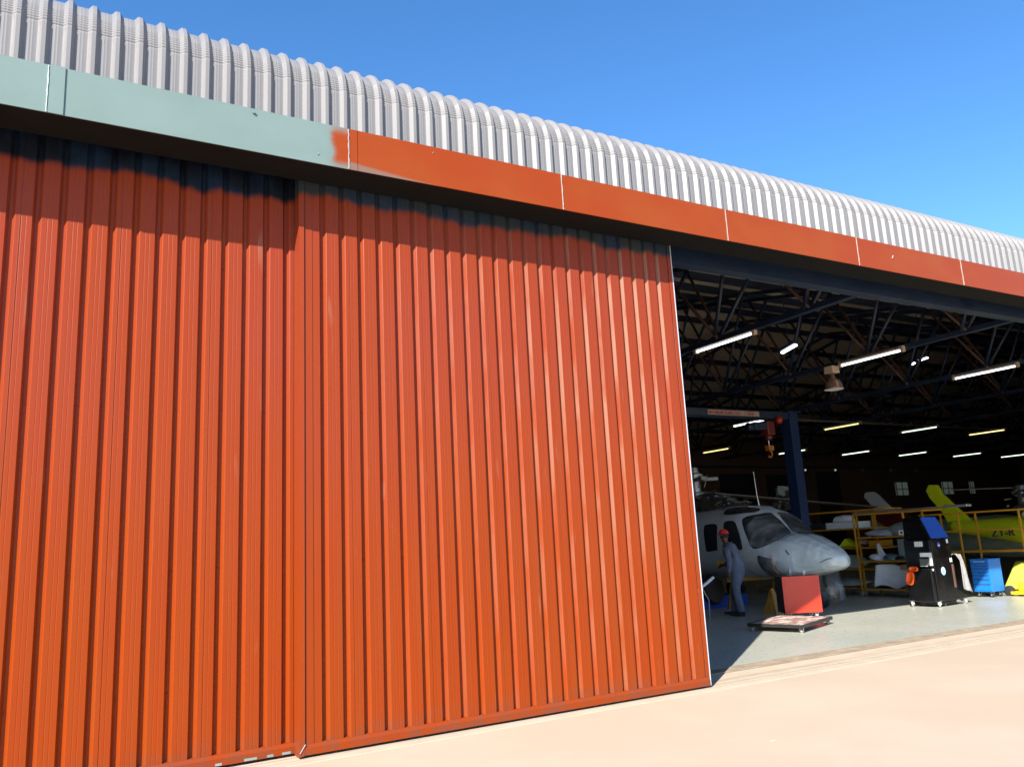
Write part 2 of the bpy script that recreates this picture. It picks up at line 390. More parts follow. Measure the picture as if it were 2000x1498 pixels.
# roof: vertical part, bull-nosed bend with crimps, then the low slope
pitch_r = .1845; PH = -.405
rib_w, slope_r, pan_r = .031, .031, .0915
def roof_profile(x0, x1, fine=True):
    pts = []; k = math.floor((x0-PH)/pitch_r)
    pts.append((x0, .037))
    while True:
        e = PH+k*pitch_r; k += 1
        if e < x0+.01: continue
        if e+slope_r*2+rib_w > x1-.005: break
        pts += [(e, .037), (e+slope_r, 0), (e+slope_r+rib_w, 0), (e+2*slope_r+rib_w, .037)]
        if fine:
            s = e+2*slope_r+rib_w
            for q in (.38, .62):
                c = s+pan_r*q; pts += [(c-.004, .037), (c-.0012, .0361), (c+.0012, .0361), (c+.004, .037)]
    pts.append((x1, .037)); return pts
Rr, YC, ZC = .50, 7.1, 6.062
path = [(YC, 5.2, -1, 0), (YC, 6.07, -1, 0)]
n = 176; a0 = math.asin((6.08-ZC)/Rr); a1 = R(90-11.3)
for i in range(n+1):
    a = a0+(a1-a0)*i/n
    rr = Rr - (.0062*abs(math.sin(math.pi*(a-a0)*Rr/.030))**1.5 if (a-a0)*Rr < .21 else 0)
    path.append((YC+Rr-rr*math.cos(a), ZC+rr*math.sin(a), -math.cos(a), math.sin(a)))
yl, zl = path[-1][0], path[-1][1]
sl_ = .2
path.append((17.6, zl+sl_*(17.6-yl), -.196, .98)); path.append((28.3, zl+sl_*(17.6-yl)-.21*10.7, .2, .98))
m = MB(); extrude(m, roof_profile(XL, 24), path); build(m, 'roof_cladding', M_roof, H, fix=False, autosm=25)
m = MB(); extrude(m, roof_profile(24, XR, False), path[:2]+path[2::12]+path[-2:]); build(m, 'roof_cladding', M_roof, H, fix=False)
# fascia box with its soffit
joints = [XL, -2.4, -.06, 2.27, 4.58, 6.91, 9.27, 11.60, 13.93, 16.27, 18.6, 24, 38, XR]
for i in range(len(joints)-1):
    a, b = joints[i], joints[i+1]
    m = MB(); dy = .0025*(i % 2)
    m.box(a+.0015, b-.0015, 6.596-dy, 6.606-dy, 5.0, ZE)
    if i in (0, 1): mt = M_fg
    elif i == 2: mt = M_fg
    elif i == 3: mt = M_fe
    else: mt = M_fo
    o = build(m, 'fascia_panel', mt, H)
    if mt is M_fg: o['label'] = 'pale green fascia panel, orange only at its right end' if i == 2 else 'pale green fascia panel'
m = MB(); m.box(-.10, .0, 6.585, 6.5925, 4.997, ZE+.002)
build(m, 'cover_strip', M_fg, H)
def wob(mb, x, wd, seed, y=6.587):
    rnd = random.Random(seed); z = 5.0; pts = []
    while z < ZE: pts.append((x+rnd.uniform(-1, 1)*wd*.28, z, wd*(.5+rnd.random()*.6))); z += .03
    for i in range(len(pts)-1):
        (a, z0, w0), (b, z1, w1) = pts[i], pts[i+1]
        mb.add([(a-w0/2, y, z0), (a+w0/2, y, z0), (b+w1/2, y, z1), (b-w1/2, y, z1), (a-w0/2, y+.008, z0), (a+w0/2, y+.008, z0), (b+w1/2, y+.008, z1), (b-w1/2, y+.008, z1)],
               [(0, 1, 2, 3), (0, 3, 7, 4), (1, 5, 6, 2)])
for i, (x, wd) in enumerate([(-.115, .007), (2.262, .010), (4.572, .010), (6.90, .008), (9.262, .009), (11.59, .009)]):
    m = MB(); wob(m, x, wd, i); build(m, 'joint_sealant', M_seal if i else simple('green_sealant', (.5, .62, .58), .5), H)
m = MB(); m.box(2.345, 2.349, 6.5935, 6.596, 5.0, ZE); build(m, 'lap_line', M_brown, H)
# small scars and bolts on the fascia
for x, z, q in [(9.99, 5.215, 1), (3.1, 5.33, .4), (1.98, 5.09, .35)]:
    m = MB(); m.beam((x-.012*q, 6.59, z-.02*q), (x+.015*q, 6.59, z+.025*q), .012*q, .004); build(m, 'paint_chip', M_seal, H)
m = MB(); m.lathe((1.42, 6.59, 5.355), [(.014, 0), (.011, .012)], 10, (Vector((1, 0, 0)), Vector((0, 0, 1)), Vector((0, -1, 0)))); build(m, 'bolt_head', M_fg, H)
m = MB(); m.box(XL, XR, 6.607, 6.995, 5.001, 5.012); m.box(XL, XR, 6.61, 7.08, ZE-.012, ZE-.004); m.box(XL, XR, 6.988, 6.995, 5.012, 5.05)
build(m, 'soffit', M_soffit, H)
# track beam and closing pieces behind
m = MB(); m.box(XL, XR, 7.07, 7.09, 5.24, 5.30); build(m, 'track_rail', M_brown, H)
m = MB(); m.box(XL, XR, 7.38, 7.40, 4.985, 5.42); m.box(XL, XR, 7.40, 7.56, 4.985, 5.0); m.box(XL, XR, 7.40, 7.56, 5.24, 5.255); m.box(XL, XR, 7.34, 7.38, 5.235, 5.26)
build(m, 'lintel_beam', M_lintel, H)
m = MB(); m.box(XL, XR, 7.13, 7.42, 5.42, 5.44); m.box(XL, XR, 7.13, 7.17, 5.40, 5.45); m.box(XL, XR, 7.42, 7.46, 5.42, 6.34)
build(m, 'track_housing', M_navy, H)
# ceiling lining (inside face of the roof)
m = MB()
m.hexa([(XL, 7.42, zroof(7.42)-.01), (XR, 7.42, zroof(7.42)-.01), (XR, 17.6, zroof(17.6)-.01), (XL, 17.6, zroof(17.6)-.01)], [(XL, 7.42, zroof(7.42)), (XR, 7.42, zroof(7.42)), (XR, 17.6, zroof(17.6)), (XL, 17.6, zroof(17.6))])
m.hexa([(XL, 17.6, zroof(17.6)-.01), (XR, 17.6, zroof(17.6)-.01), (XR, 28.2, zroof(28.2)-.01), (XL, 28.2, zroof(28.2)-.01)], [(XL, 17.6, zroof(17.6)), (XR, 17.6, zroof(17.6)), (XR, 28.2, zroof(28.2)), (XL, 28.2, zroof(28.2))])
build(m, 'ceiling_lining', M_ceil, H)
y = 7.7; k = 0
while y < 28:
    z = zroof(y)-.012
    m = MB(); m.box(XL, XR, y, y+.012, z-.16, z); m.box(XL, XR, y+.012, y+.10, z-.16, z-.15)
    build(m, 'purlin', M_navy, H); y += 1.3
# walls
m = MB(); m.box(XL, XR, 28.0, 28.3, .0, 6.2)
W = build(m, 'back_wall', M_wall, H)
def wallbox(name, mat, x0, x1, z0, z1, d=.04, label=None):
    m = MB(); m.box(x0, x1, 28-d, 28.02, z0, z1); o = build(m, name, mat, W)
    if label: o['label'] = label
    return o
wallbox('doorway', M_dark, 27.1, 29.25, 0, 4.36); wallbox('doorway', M_dark, 30.1, 31.6, 0, 4.3); wallbox('doorway', M_dark, 33.6, 35.3, 0, 4.45)
wallbox('door_frame', simple('door_frame', (.3, .26, .22), .5), 29.25, 29.33, 0, 4.42, .06); wallbox('notice_board', M_grey, 30.6, 31.5, 2.6, 3.65, .07)
for x0, x1 in [(39.7, 40.7), (43.8, 44.75), (46.4, 46.8)]:
    o = wallbox('window', M_winl, x0, x1, 3.2, 3.88, .06)
    m = MB()
    for q in (0, .5, 1): m.box(x0+(x1-x0)*q-.02, x0+(x1-x0)*q+.02, 27.92, 27.95, 3.18, 3.9)
    m.box(x0, x1, 27.925, 27.945, 3.5, 3.54); build(m, 'window_bar', M_navy, o)
box_part('side_wall', M_wallo, H, XL, XL+.2, 7.2, 28.2, 0, 7.9); box_part('side_wall', M_wallo, H, XR-.2, XR, 7.2, 28.2, 0, 7.9)
m = MB(); m.box(18.6, XR, 7.2, 7.3, 0, 5.3); build(m, 'front_wall', M_door_b, H)  # unseen plain wall added beyond the open bay to block light
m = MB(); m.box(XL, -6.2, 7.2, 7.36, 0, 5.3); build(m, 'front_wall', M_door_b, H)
# ---- sliding doors
def sliding_door(x0, x1, yf, z1, edges, mat, label, right_trim=True, z0=.03, left_trim=True, y_back=.05):
    D = MB(); wide, slope, rec, dep = .1160, .0210, .0226, .034
    la, rb = (x0+.052 if left_trim else x0), (x1-.052 if right_trim else x1)
    prof = ibr_profile(la, rb, edges, wide, dep, slope, rec)
    extrude(D, prof, [(yf, z0+.075, -1, 0), (yf, z1, -1, 0)])
    o = build(D, 'sliding_door', mat, H, fix=False); o['label'] = label
    # bottom rail with rounded notches
    m = MB(); m.box(x0+.004, x1-.001, yf-.016, yf-.006, z0, z0+.055); m.box(x0+.004, x1-.001, yf-.006, yf+.04, z0+.0, z0+.004)
    m.add([(x0+.05, yf-.016, z0+.055), (x1-.002, yf-.016, z0+.055), (x1-.002, yf-.004, z0+.082), (x0+.05, yf-.004, z0+.082)], [(0, 1, 2, 3)])
    m.add([(x0+.05, yf-.004, z0+.082), (x1-.002, yf-.004, z0+.082), (x1-.002, yf+.036, z0+.088), (x0+.05, yf+.036, z0+.088)], [(0, 1, 2, 3)])
    build(m, 'bottom_rail', mat, o, fix=False)
    if left_trim:
        m = MB(); m.hexa([(x0, yf-.016, z0-.012), (x0+.048, yf-.018, z0+.0), (x0+.048, yf-.006, z0), (x0, yf+.12, z0-.012)], [(x0, yf-.016, z1), (x0+.048, yf-.018, z1), (x0+.048, yf-.006, z1), (x0, yf+.12, z1)])
        build(m, 'edge_trim', mat, o)
        m = MB(); m.beam((x0+.006, yf-.022, z0+.02), (x0+.05, yf-.022, z0+.085), .006, .005); build(m, 'weld_line', M_seal, o)
        m = MB(); m.box(x0+.0525, x0+.0575, yf-.003, yf+.0, z0+.09, z1); build(m, 'shadow_gap', M_brown, o)
        m = MB(); m.box(x0+.0585, x0+.125, yf-.005, yf-.0025, z0+.083, z1); build(m, 'lap_strip', mat, o)
    if right_trim:
        m = MB(); m.box(x1-.048, x1, yf-.010, yf-.004, z0+.056, z1); build(m, 'edge_trim', mat, o)
        m = MB(); m.box(x1+.0005, x1+.012, yf-.012, yf+.05, z0, z1-.55); m.box(x1+.0005, x1+.010, yf-.010, yf+.05, z1-.55, z1); build(m, 'bare_edge', M_galv, o)
    # screws in the recesses and hairline sheet laps
    m = MB()
    for i, e in enumerate(edges):
        if e < x0+.1 or e > x1-.1: continue
        if i % 2 == 0:
            for z in (.62, 1.55, 2.86, 4.12):
                if e < -1.2: continue
                m = MB(); m.lathe((e+slope+rec*.55, yf+dep-.001, z), [(.0075, 0), (.0075, .004), (.003, .0075)], 8, (Vector((1, 0, 0)), Vector((0, 0, 1)), Vector((0, -1, 0)))); build(m, 'screw', mat, o)
    m = MB()
    for i, e in enumerate(edges):
        if i % 4 == 1 and x0+.1 < e < x1-.15: m.add([(e+2*slope+rec+.03, yf-.0022, z0+.085), (e+2*slope+rec+.0335, yf-.0032, z0+.085), (e+2*slope+rec+.0335, yf-.0032, z1), (e+2*slope+rec+.03, yf-.0022, z1), (e+2*slope+rec+.0335, yf, z0+.085), (e+2*slope+rec+.0335, yf, z1)], [(0, 1, 2, 3), (1, 4, 5, 2)])
    if m.v: build(m, 'sheet_lap', mat, o, fix=False)
    # inner face
    m = MB(); m.box(x0+.01, x1-.003, yf+.05, yf+.06, z0, z1)
    for z in (.2, 1.3, 2.6, 3.9, 4.9): m.box(x0+.05, x1-.01, yf+.06, yf+.1, z, z+.06)
    build(m, 'inner_frame', M_navy, o)
    return o
fe = [6.098-.1811*k for k in range(22, -1, -1)]
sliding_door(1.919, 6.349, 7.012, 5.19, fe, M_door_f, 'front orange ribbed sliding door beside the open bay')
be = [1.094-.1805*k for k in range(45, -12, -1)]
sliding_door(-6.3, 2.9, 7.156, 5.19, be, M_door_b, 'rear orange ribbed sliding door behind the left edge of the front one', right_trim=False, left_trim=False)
mb_ = simple('bare_patch', (.20, .26, .24), .6)
for x, l in [(1.30, .05), (1.52, .10), (1.70, .05), (1.82, .07)]: box_part('bare_patch', mb_, H, x, x+l, 7.1385, 7.1398, .034, .052)
# ---- roof trusses
def truss(X):
    m = MB(); m.box(X-.06, X+.06, 7.57, 27.9, 5.0, 5.09)
    T = build(m, 'roof_truss', M_navy, H)
    for s in (-.4, .4):
        m = MB(); m.beam((X+s, 7.6, zroof(7.6)-.3), (X+s, 17.6, zroof(17.6)-.3), .08, .08); m.beam((X+s, 17.6, zroof(17.6)-.3), (X+s, 27.8, zroof(27.8)-.3), .08, .08)
        build(m, 'top_chord', M_navy, T)
    yb = 8.4
    while yb < 27.5:
        h = zroof(yb)-5.3; d = h*.72
        for s in (-.4, .4):
            if yb+d < 27.8:
                m = MB(); m.tube([(X+s*.1, yb, 5.05), (X+s, yb+d, zroof(yb+d)-.3)], .032, 6); build(m, 'brace_tube', M_brown, T, smooth=True)
            if yb-d*.75 > 7.6:
                m = MB(); m.tube([(X+s*.1, yb+.1, 5.05), (X+s, yb+.1-d*.75, zroof(yb-d*.75)-.3)], .038, 6); build(m, 'web_tube', M_navy, T, smooth=True)
        yb += 2.05
for k in range(-1, 9): truss(10.45+4.2*k if k else 10.46)
m = MB(); m.tube([(14, 17.4, 5.0), (40, 17.4, 4.96)], .04, 8); build(m, 'service_pipe', simple('pipe_grey', (.09, .09, .095), .6), H, smooth=True)
m = MB(); m.box(22, 50, 27.85, 27.99, 4.62, 4.72); build(m, 'wall_rail', M_navy, W)

# ------------------------------------------------------------------ lights of the hangar
def tube_light(X, y0, y1, z, tube, label, grp='fluorescent lights under the roof trusses'):
    t = thing('fluorescent_light', label, 'light', (X, (y0+y1)/2, z), grp)
    m = MB(); m.prism([(X-.05, z+.035), (X+.05, z+.035), (X+.035, z+.085), (X-.035, z+.085)], y0, y1, 'XZ'); build(m, 'housing', simple('housing_olive', (.16, .14, .10), .5) if 'housing_olive' not in bpy.data.materials else bpy.data.materials['housing_olive'], t)
    for y in (y0, y1-.03):
        m = MB(); m.box(X-.04, X+.04, y-.02, y+.04, z-.03, z+.083); build(m, 'end_cap', M_beige, t)
    m = MB(); m.tube([(X, y0+.045, z), (X, y1-.035, z)], .019, 8); build(m, 'tube', tube, t, smooth=True)
    return t
R1 = ['leftmost of the three big white tube lights near the door', 'middle one of the three big white tube lights near the door', 'rightmost of the three big tube lights, cut by the photo edge']
for i, X in enumerate((10.46, 14.48, 18.45)): tube_light(X, 9.62, 11.1, 4.955 if i < 2 else 4.90, M_tube, R1[i])
R2 = ['bluish white tube light just below the crane beam', 'yellowish tube light right of the blue column', 'white tube light in the middle row, between two yellow ones', 'amber tube light at the right end of the middle row']
for i, (X, mt) in enumerate(((18.8, M_tube), (23.0, M_tubey), (27.15, M_tubeg), (31.3, simple('tube_amber', (.8, .8, .8), emis=(1, .75, .32), es=.9)))): tube_light(X, 17.15, 18.6, 4.92, mt, R2[i])
R3 = ['yellow tube light low at the left, beside the open door edge', 'short white tube light half hidden behind the blue column', 'first white tube light right of the blue column, far row', 'dim white tube light, second right of the column in the far row', 'white tube light, third right of the column in the far row', 'white tube light at the right photo edge in the far row']
for i, (X, mt) in enumerate(((23.05, M_tubey), (27.35, M_tubeg), (31.4, M_tubeg), (35.45, M_tubeg), (39.75, M_tubeg), (43.95, M_tubeg))): tube_light(X, 23.1, 24.6, 4.865, mt, R3[i])
def roof_slit_glow(p, q, label, wd_=.12):  # glowing strip standing in for a bright roof slit; housing and rod are added
    p, q = Vector(p), Vector(q); t = thing('roof_slit_glow', label, 'light', tuple((p+q)/2), 'slanting bright roof slits, added as glowing strips')
    d = (q-p).normalized(); m = MB(); m.beam(p+Vector((0, 0, .05)), q+Vector((0, 0, .05)), .14, .05); build(m, 'housing', M_navy, t)
    m = MB(); c_ = (p+q)/2; m.tube([c_+Vector((0, 0, .06)), Vector((c_.x, c_.y, zroof(c_.y)-.01))], .008, 6); build(m, 'hanger_rod', M_navy, t)
    m = MB(); m.beam(p, q, wd_, .03); build(m, 'tube', M_tube, t)
roof_slit_glow((12.2, 10.60, 4.955), (12.2, 10.25, 5.03), 'short slanting bright roof slit, added as a glowing strip between the first two roof trusses', .07)
roof_slit_glow((20, 12.9, 5.845), (20, 12.63, 5.87), 'small slanting bright roof slit, added as a glowing strip high in the trusses, right of the bell lamp', .05)
roof_slit_glow((20, 13.1, 5.79), (20, 13.01, 5.815), 'tiny bright roof slit, added as a glowing strip just left of the small slanting one right of the bell lamp', .05)
for i, x in enumerate([32.75, 34.95, 37.1, 39.4, 41.6, 43.7, 47.8]):
    t = thing('bulkhead_lamp', ['lit tiny wall lamp on the back wall, nearest the blue column', 'lit tiny wall lamp on the back wall, second from the blue column', 'tiny dim wall lamp on the back wall, third from the column', 'tiny dim wall lamp on the back wall, fourth from the column', 'tiny dim wall lamp above the first office window', 'tiny dim wall lamp above the second office window', 'tiny dim wall lamp high on the back wall at far right'][i], 'wall lamp', (x, 27.9, 4.53), 'tiny wall lamps on the back wall')
    m = MB(); m.lathe((x, 27.94, 4.53), [(.09, 0), (.08, .04), (.04, .06)], 10, (Vector((1, 0, 0)), Vector((0, 0, 1)), Vector((0, -1, 0)))); build(m, 'base', M_steel, t)
    m = MB(); m.lathe((x, 27.88, 4.53), [(.05, 0), (.04, .03), (.01, .04)], 10, (Vector((1, 0, 0)), Vector((0, 0, 1)), Vector((0, -1, 0)))); build(m, 'lens', M_dot if i < 2 else M_beige, t)
t = thing('bell_lamp', 'big brown bell-shaped lamp hanging from the truss on a square box', 'lamp', (14.48, 11.32, 4.97))
box_part('ballast_box', M_beige, t, 14.37, 14.59, 11.21, 11.43, 4.84, 4.99, bevel=.008)
m = MB(); m.lathe((14.48, 11.32, 4.84), [(.045, 0), (.05, -.09), (.07, -.11), (.115, -.14), (.155, -.19), (.18, -.25), (.19, -.32), (.205, -.345), (.195, -.345), (.172, -.25), (.145, -.19), (.09, -.13)], 28); build(m, 'reflector', M_lampm, t, smooth=True)
m = MB(); m.lathe((14.48, 11.32, 4.50), [(.19, 0), (.19, -.008), (.165, -.008)], 28); build(m, 'rim', M_white, t)

# ------------------------------------------------------------------ jib crane and hoist
t = thing('jib_crane', 'blue jib crane with a square column and a long beam over the white helicopter', 'crane', (15.8, 13.75, 0))
m = MB(); m.box(15.66, 15.94, 13.62, 13.90, 0, 4.42); m.box(15.55, 16.02, 13.53, 14.0, 4.42, 4.45); m.box(15.5, 16.07, 13.48, 14.05, 0, .03); build(m, 'column', M_navy2, t)
m = MB(); m.box(11.6, 15.62, 13.70, 13.86, 4.43, 4.45); m.box(11.6, 15.62, 13.775, 13.785, 4.26, 4.43); m.box(11.6, 15.62, 13.70, 13.86, 4.245, 4.26); m.box(11.6, 15.6, 13.60, 13.77, 4.26, 4.42)
build(m, 'beam', M_navy, t)
def text_mesh(s, name, mat, parent, loc, size, ux, uz, extr=.001, xs=1.0, align='LEFT'):
    cu_ = bpy.data.curves.new(name, 'FONT'); cu_.body = s; cu_.size = size; cu_.extrude = extr; cu_.align_x = align; cu_.offset = size*.012
    to = bpy.data.objects.new(name, cu_); C.objects.link(to)
    bpy.context.view_layer.update(); dg = bpy.context.evaluated_depsgraph_get()
    me = bpy.data.meshes.new_from_object(to.evaluated_get(dg)); C.objects.unlink(to); bpy.data.objects.remove(to)
    ux, uz = Vector(ux).normalized(), Vector(uz).normalized(); n = ux.cross(uz)
    o = rootloc(parent); L = Vector(loc)
    for v in me.vertices: c = v.co.copy(); v.co = L-o+ux*c.x*xs+uz*c.y+n*c.z
    me.materials.clear(); me.materials.append(mat); ob = bpy.data.objects.new(name, me); C.objects.link(ob); ob.parent = parent
    return ob
s_ = box_part('sign', simple('sign_cream', (.30, .22, .18), .5), t, 13.0, 14.62, 13.588, 13.596, 4.285, 4.40)
M_sign = simple('sign_red', (.30, .02, .015), .5)
text_mesh('MAXIMUM BEAM LOAD - 5 TONS', 'lettering', M_sign, s_, (13.02, 13.583, 4.302), .112, (1, 0, 0), (0, 0, 1), xs=.86)
t = thing('chain_hoist', 'red electric chain hoist with an orange hook block under the crane beam', 'hoist', (14.95, 13.72, 4.24))
m = MB(); m.box(14.45, 14.85, 13.60, 13.84, 3.98, 4.16); m.lathe((14.3, 13.72, 4.06), [(.08, 0), (.09, .05), (.09, .2)], 14, 'X'); build(m, 'motor', M_navy, t, bevel=.02)
m = MB(); m.box(14.86, 15.12, 13.6, 13.84, 3.86, 4.20); m.lathe((14.99, 13.72, 3.86), [(.1, 0), (.09, -.08), (.05, -.12)], 12); build(m, 'gearbox', M_redd, t, bevel=.03)
m = MB(); m.lathe((15.22, 13.56, 4.22), [(.01, -.1), (.07, -.07), (.1, 0), (.07, .07), (.01, .1)], 16); build(m, 'limit_ball', simple('signal_red', (.26, .015, .008), .4), t, smooth=True)
m = MB(); m.tube([(14.97, 13.72, 3.76), (14.97, 13.72, 3.6)], .012, 6); build(m, 'chain', M_steel, t)
m = MB(); m.box(14.89, 15.06, 13.66, 13.78, 3.50, 3.62); m.tube([(14.97+.07*math.sin(a)*1.0, 13.72, 3.42+.075*math.cos(a)) for a in [R(q) for q in range(0, 260, 20)]], .022, 8); build(m, 'hook_block', simple('hook_orange', (.30, .10, .01), .45), t)

# ------------------------------------------------------------------ aircraft
def hermite(tb, y):
    ys = [r[0] for r in tb]
    if y <= ys[0]: return tb[0][1:]
    if y >= ys[-1]: return tb[-1][1:]
    i = max(k for k in range(len(ys)) if ys[k] <= y); i = min(i, len(ys)-2); t = (y-ys[i])/(ys[i+1]-ys[i]); o = []
    for c in range(1, len(tb[0])):
        p0, p1 = tb[i][c], tb[i+1][c]; h = ys[i+1]-ys[i]
        m0 = (p1-tb[i-1][c])/(ys[i+1]-ys[i-1])*h if i > 0 else (p1-p0)
        m1 = (tb[i+2][c]-p0)/(ys[i+2]-ys[i])*h if i+2 < len(ys) else (p1-p0)
        lim = 2.2*abs(p1-p0); m0 = max(-lim, min(lim, m0)); m1 = max(-lim, min(lim, m1))
        o.append(p0*(2*t**3-3*t*t+1)+m0*(t**3-2*t*t+t)+p1*(3*t*t-2*t**3)+m1*(t**3-t*t))
    return o
FUS = [(11.27, .95, .99, .02), (11.30, .89, 1.05, .10), (11.36, .85, 1.10, .17), (11.5, .80, 1.20, .28), (11.9, .72, 1.40, .52), (12.2, .68, 1.505, .72), (12.55, .66, 1.56, .94), (12.8, .65, 1.80, 1.0), (13.05, .64, 2.03, 1.04), (13.4, .63, 2.20, 1.06), (14.1, .63, 2.25, 1.08), (16.5, .65, 2.25, 1.08), (18, .95, 2.2, .7), (19.5, 1.35, 2.1, .35), (23, 1.6, 2.0, .18)]
FX = 14.15
def fus(y, th, off=0.0, tb=FUS, fx=FX, n=2.6):
    zb, zt, hw = hermite(tb, y); zc = zb+(zt-zb)*.42; c, s = math.cos(th), math.sin(th)
    hz = (zt-zc) if s > 0 else (zc-zb)
    cx = math.copysign(abs(c)**(2/n), c); sz = math.copysign(abs(s)**(2/n), s)
    return Vector((fx-(hw+off)*cx, y, zc+(hz+off)*sz))
def loft(mb, f, ys, nth=48, caps=True):
    vs = [f(y, 2*math.pi*k/nth) for y in ys for k in range(nth)]
    fs = [(j*nth+k, j*nth+(k+1) % nth, (j+1)*nth+(k+1) % nth, (j+1)*nth+k) for j in range(len(ys)-1) for k in range(nth)]
    if caps: fs += [tuple(range(nth)), tuple((len(ys)-1)*nth+k for k in range(nth))]
    mb.add(vs, fs)
def patch(mb, poly, f, off=.008, rings=7, sub=4):
    # closed smooth patch: rings from the outline (y, theta) to its centre
    n = len(poly); pts = []
    for i in range(n):   # rounded outline: Catmull-Rom
        p0, p1, p2, p3 = poly[i-1], poly[i], poly[(i+1) % n], poly[(i+2) % n]
        for k in range(sub):
            t = k/sub; pts.append(tuple(.5*((2*b)+(-a+c)*t+(2*a-5*b+4*c-d)*t*t+(-a+3*b-3*c+d)*t**3) for a, b, c, d in zip(p0, p1, p2, p3)))
    cx = sum(p[0] for p in pts)/len(pts); cy = sum(p[1] for p in pts)/len(pts); N_ = len(pts); vs = []
    for r in range(rings):
        s = 1-r/rings
        for p in pts: vs.append(f(cx+(p[0]-cx)*s, cy+(p[1]-cy)*s, off if r else 0.0))
    vs.append(f(cx, cy, off)); fs = []
    for r in range(rings-1):
        for k in range(N_): fs.append((r*N_+k, r*N_+(k+1) % N_, (r+1)*N_+(k+1) % N_, (r+1)*N_+k))
    for k in range(N_): fs.append(((rings-1)*N_+k, (rings-1)*N_+(k+1) % N_, rings*N_))
    mb.add(vs, fs)
HE = thing('helicopter', 'white helicopter with its nose and windscreen wrapped in plastic film', 'helicopter', (14.15, 13.8, 0))
m = MB(); ys = [11.27+.06*i for i in range(40)]+[13.65+.25*i for i in range(38)]
loft(m, fus, ys, 56); build(m, 'fuselage', M_heli, HE, smooth=True)
# window outlines on the hull: (y, angle round the section)
WIN = {
 'windscreen': [(13.188, 0.7), (13.189, 0.87), (13.079, 1.21), (13.053, 1.505), (12.974, 1.535), (12.779, 1.557), (12.529, 1.504), (12.411, 0.942), (12.538, 0.537), (12.708, 0.221), (12.844, 0.149), (12.975, 0.349)],
 'door': [(13.641, 0.5), (13.597, 0.595), (13.428, 0.623), (13.306, 0.569), (13.137, 0.304), (13.067, 0.066), (13.13, 0.009), (13.354, 0.011), (13.491, 0.08), (13.562, 0.229)],
 'cabin': [(14.228, 0.429), (14.182, 0.499), (13.927, 0.517), (13.802, 0.414), (13.789, 0.017), (13.862, -0.023), (14.105, -0.04), (14.156, 0.02)],
 'chin': [(12.73, -0.017), (12.631, 0.059), (12.382, 0.0), (12.17, -0.312), (12.107, -0.789), (12.475, -1.385), (12.855, -1.295), (12.698, -0.701), (12.709, -0.319)],
 'roofwin': [(13.759, 0.832), (13.866, 1.09), (13.682, 1.237), (13.364, 1.372), (13.193, 1.412), (13.169, 1.153), (13.406, 0.877)],
}
for nm, pl in WIN.items():
    m = MB(); patch(m, pl, fus)
    if nm in ('windscreen',):
        build(m, 'windscreen', M_glass, HE, smooth=True); m = MB(); patch(m, [(y, math.pi-t) for y, t in pl], fus); build(m, 'windscreen', M_glass, HE, smooth=True)
    else:
        build(m, {'chin': 'chin_window', 'roofwin': 'roof_window'}.get(nm, 'side_window'), M_glass, HE, smooth=True)
        if nm in ('chin', 'roofwin'): m = MB(); patch(m, [(y, math.pi-t) for y, t in pl], fus); build(m, {'chin': 'chin_window', 'roofwin': 'roof_window'}[nm], M_glass, HE, smooth=True)
# engine deck, mast and rotor
m = MB(); loft(m, lambda y, th: fus(y, th, 0, [(13.9, 2.0, 2.2, .3), (14.3, 2.0, 2.38, .55), (15, 2.0, 2.62, .62), (17, 2.0, 2.7, .6), (18.6, 2.0, 2.3, .3)], FX, 2.4), [13.9+.2*i for i in range(24)], 32)
build(m, 'engine_cowling', M_engine, HE, smooth=True)
rnd = random.Random(4); m = MB()
for i in range(60):
    x, y = FX+rnd.uniform(-.8, .35), rnd.uniform(13.7, 15.6); z = 2.25+rnd.uniform(0, .35)*max(0, min(1, (y-13.3)/1.6)); L = rnd.uniform(.05, .22)
    a = rnd.uniform(0, 6.28); q = (x+L*math.cos(a), y+L*math.sin(a), z+rnd.uniform(-.06, .1))
    m.tube([(x, y, z), q], rnd.uniform(.012, .04), 7)
build(m, 'engine_piping', M_engine, HE, smooth=True)
m = MB(); m.lathe((FX-.25, 15.2, 2.5), [(.22, 0), (.2, .12), (.12, .16), (.11, .45), (.2, .48), (.2, .58), (.1, .62), (.08, .75)], 16); build(m, 'mast_assembly', simple('mast_metal', (.4, .4, .38), .4, .5, .2, 10), HE)
m = MB()
for k in range(5):
    a = R(72*k-38); d = Vector((math.cos(a), math.sin(a), 0)); p = Vector((FX-.25, 15.2, 2.95)); m.beam(p+d*.1, p+d*.55, .14, .09); m.beam(p+d*.2+Vector((0, 0, -.2)), p+d*.3+Vector((0, 0, .1)), .03, .03)
build(m, 'rotor_hub', M_engine, HE, bevel=.01)
m = MB(); p = Vector((FX-.2, 15.35, 2.66)); q = Vector((22.19, 16.5, 2.2)); m.beam(p, (p+q)/2, .34, .035); m.beam((p+q)/2, q, .34, .03); build(m, 'rotor_blade', M_blade, HE)
m = MB(); m.tube([(14.2, 13.5, 2.2), (14.16, 13.5, 2.45), (14.13, 13.5, 2.98)], [.014, .008, .005], 6); build(m, 'antenna', M_steel, HE)
m = MB(); m.tube([(14.15, 12.15, .8), (14.15, 12.1, .32)], .05, 8); m.lathe((14.03, 12.1, .2), [(.12, 0), (.2, .03), (.2, .09), (.12, .12)], 20, 'X'); m.lathe((14.17, 12.1, .2), [(.12, 0), (.2, .03), (.2, .09), (.12, .12)], 20, 'X'); build(m, 'nose_gear', M_rubber, HE)
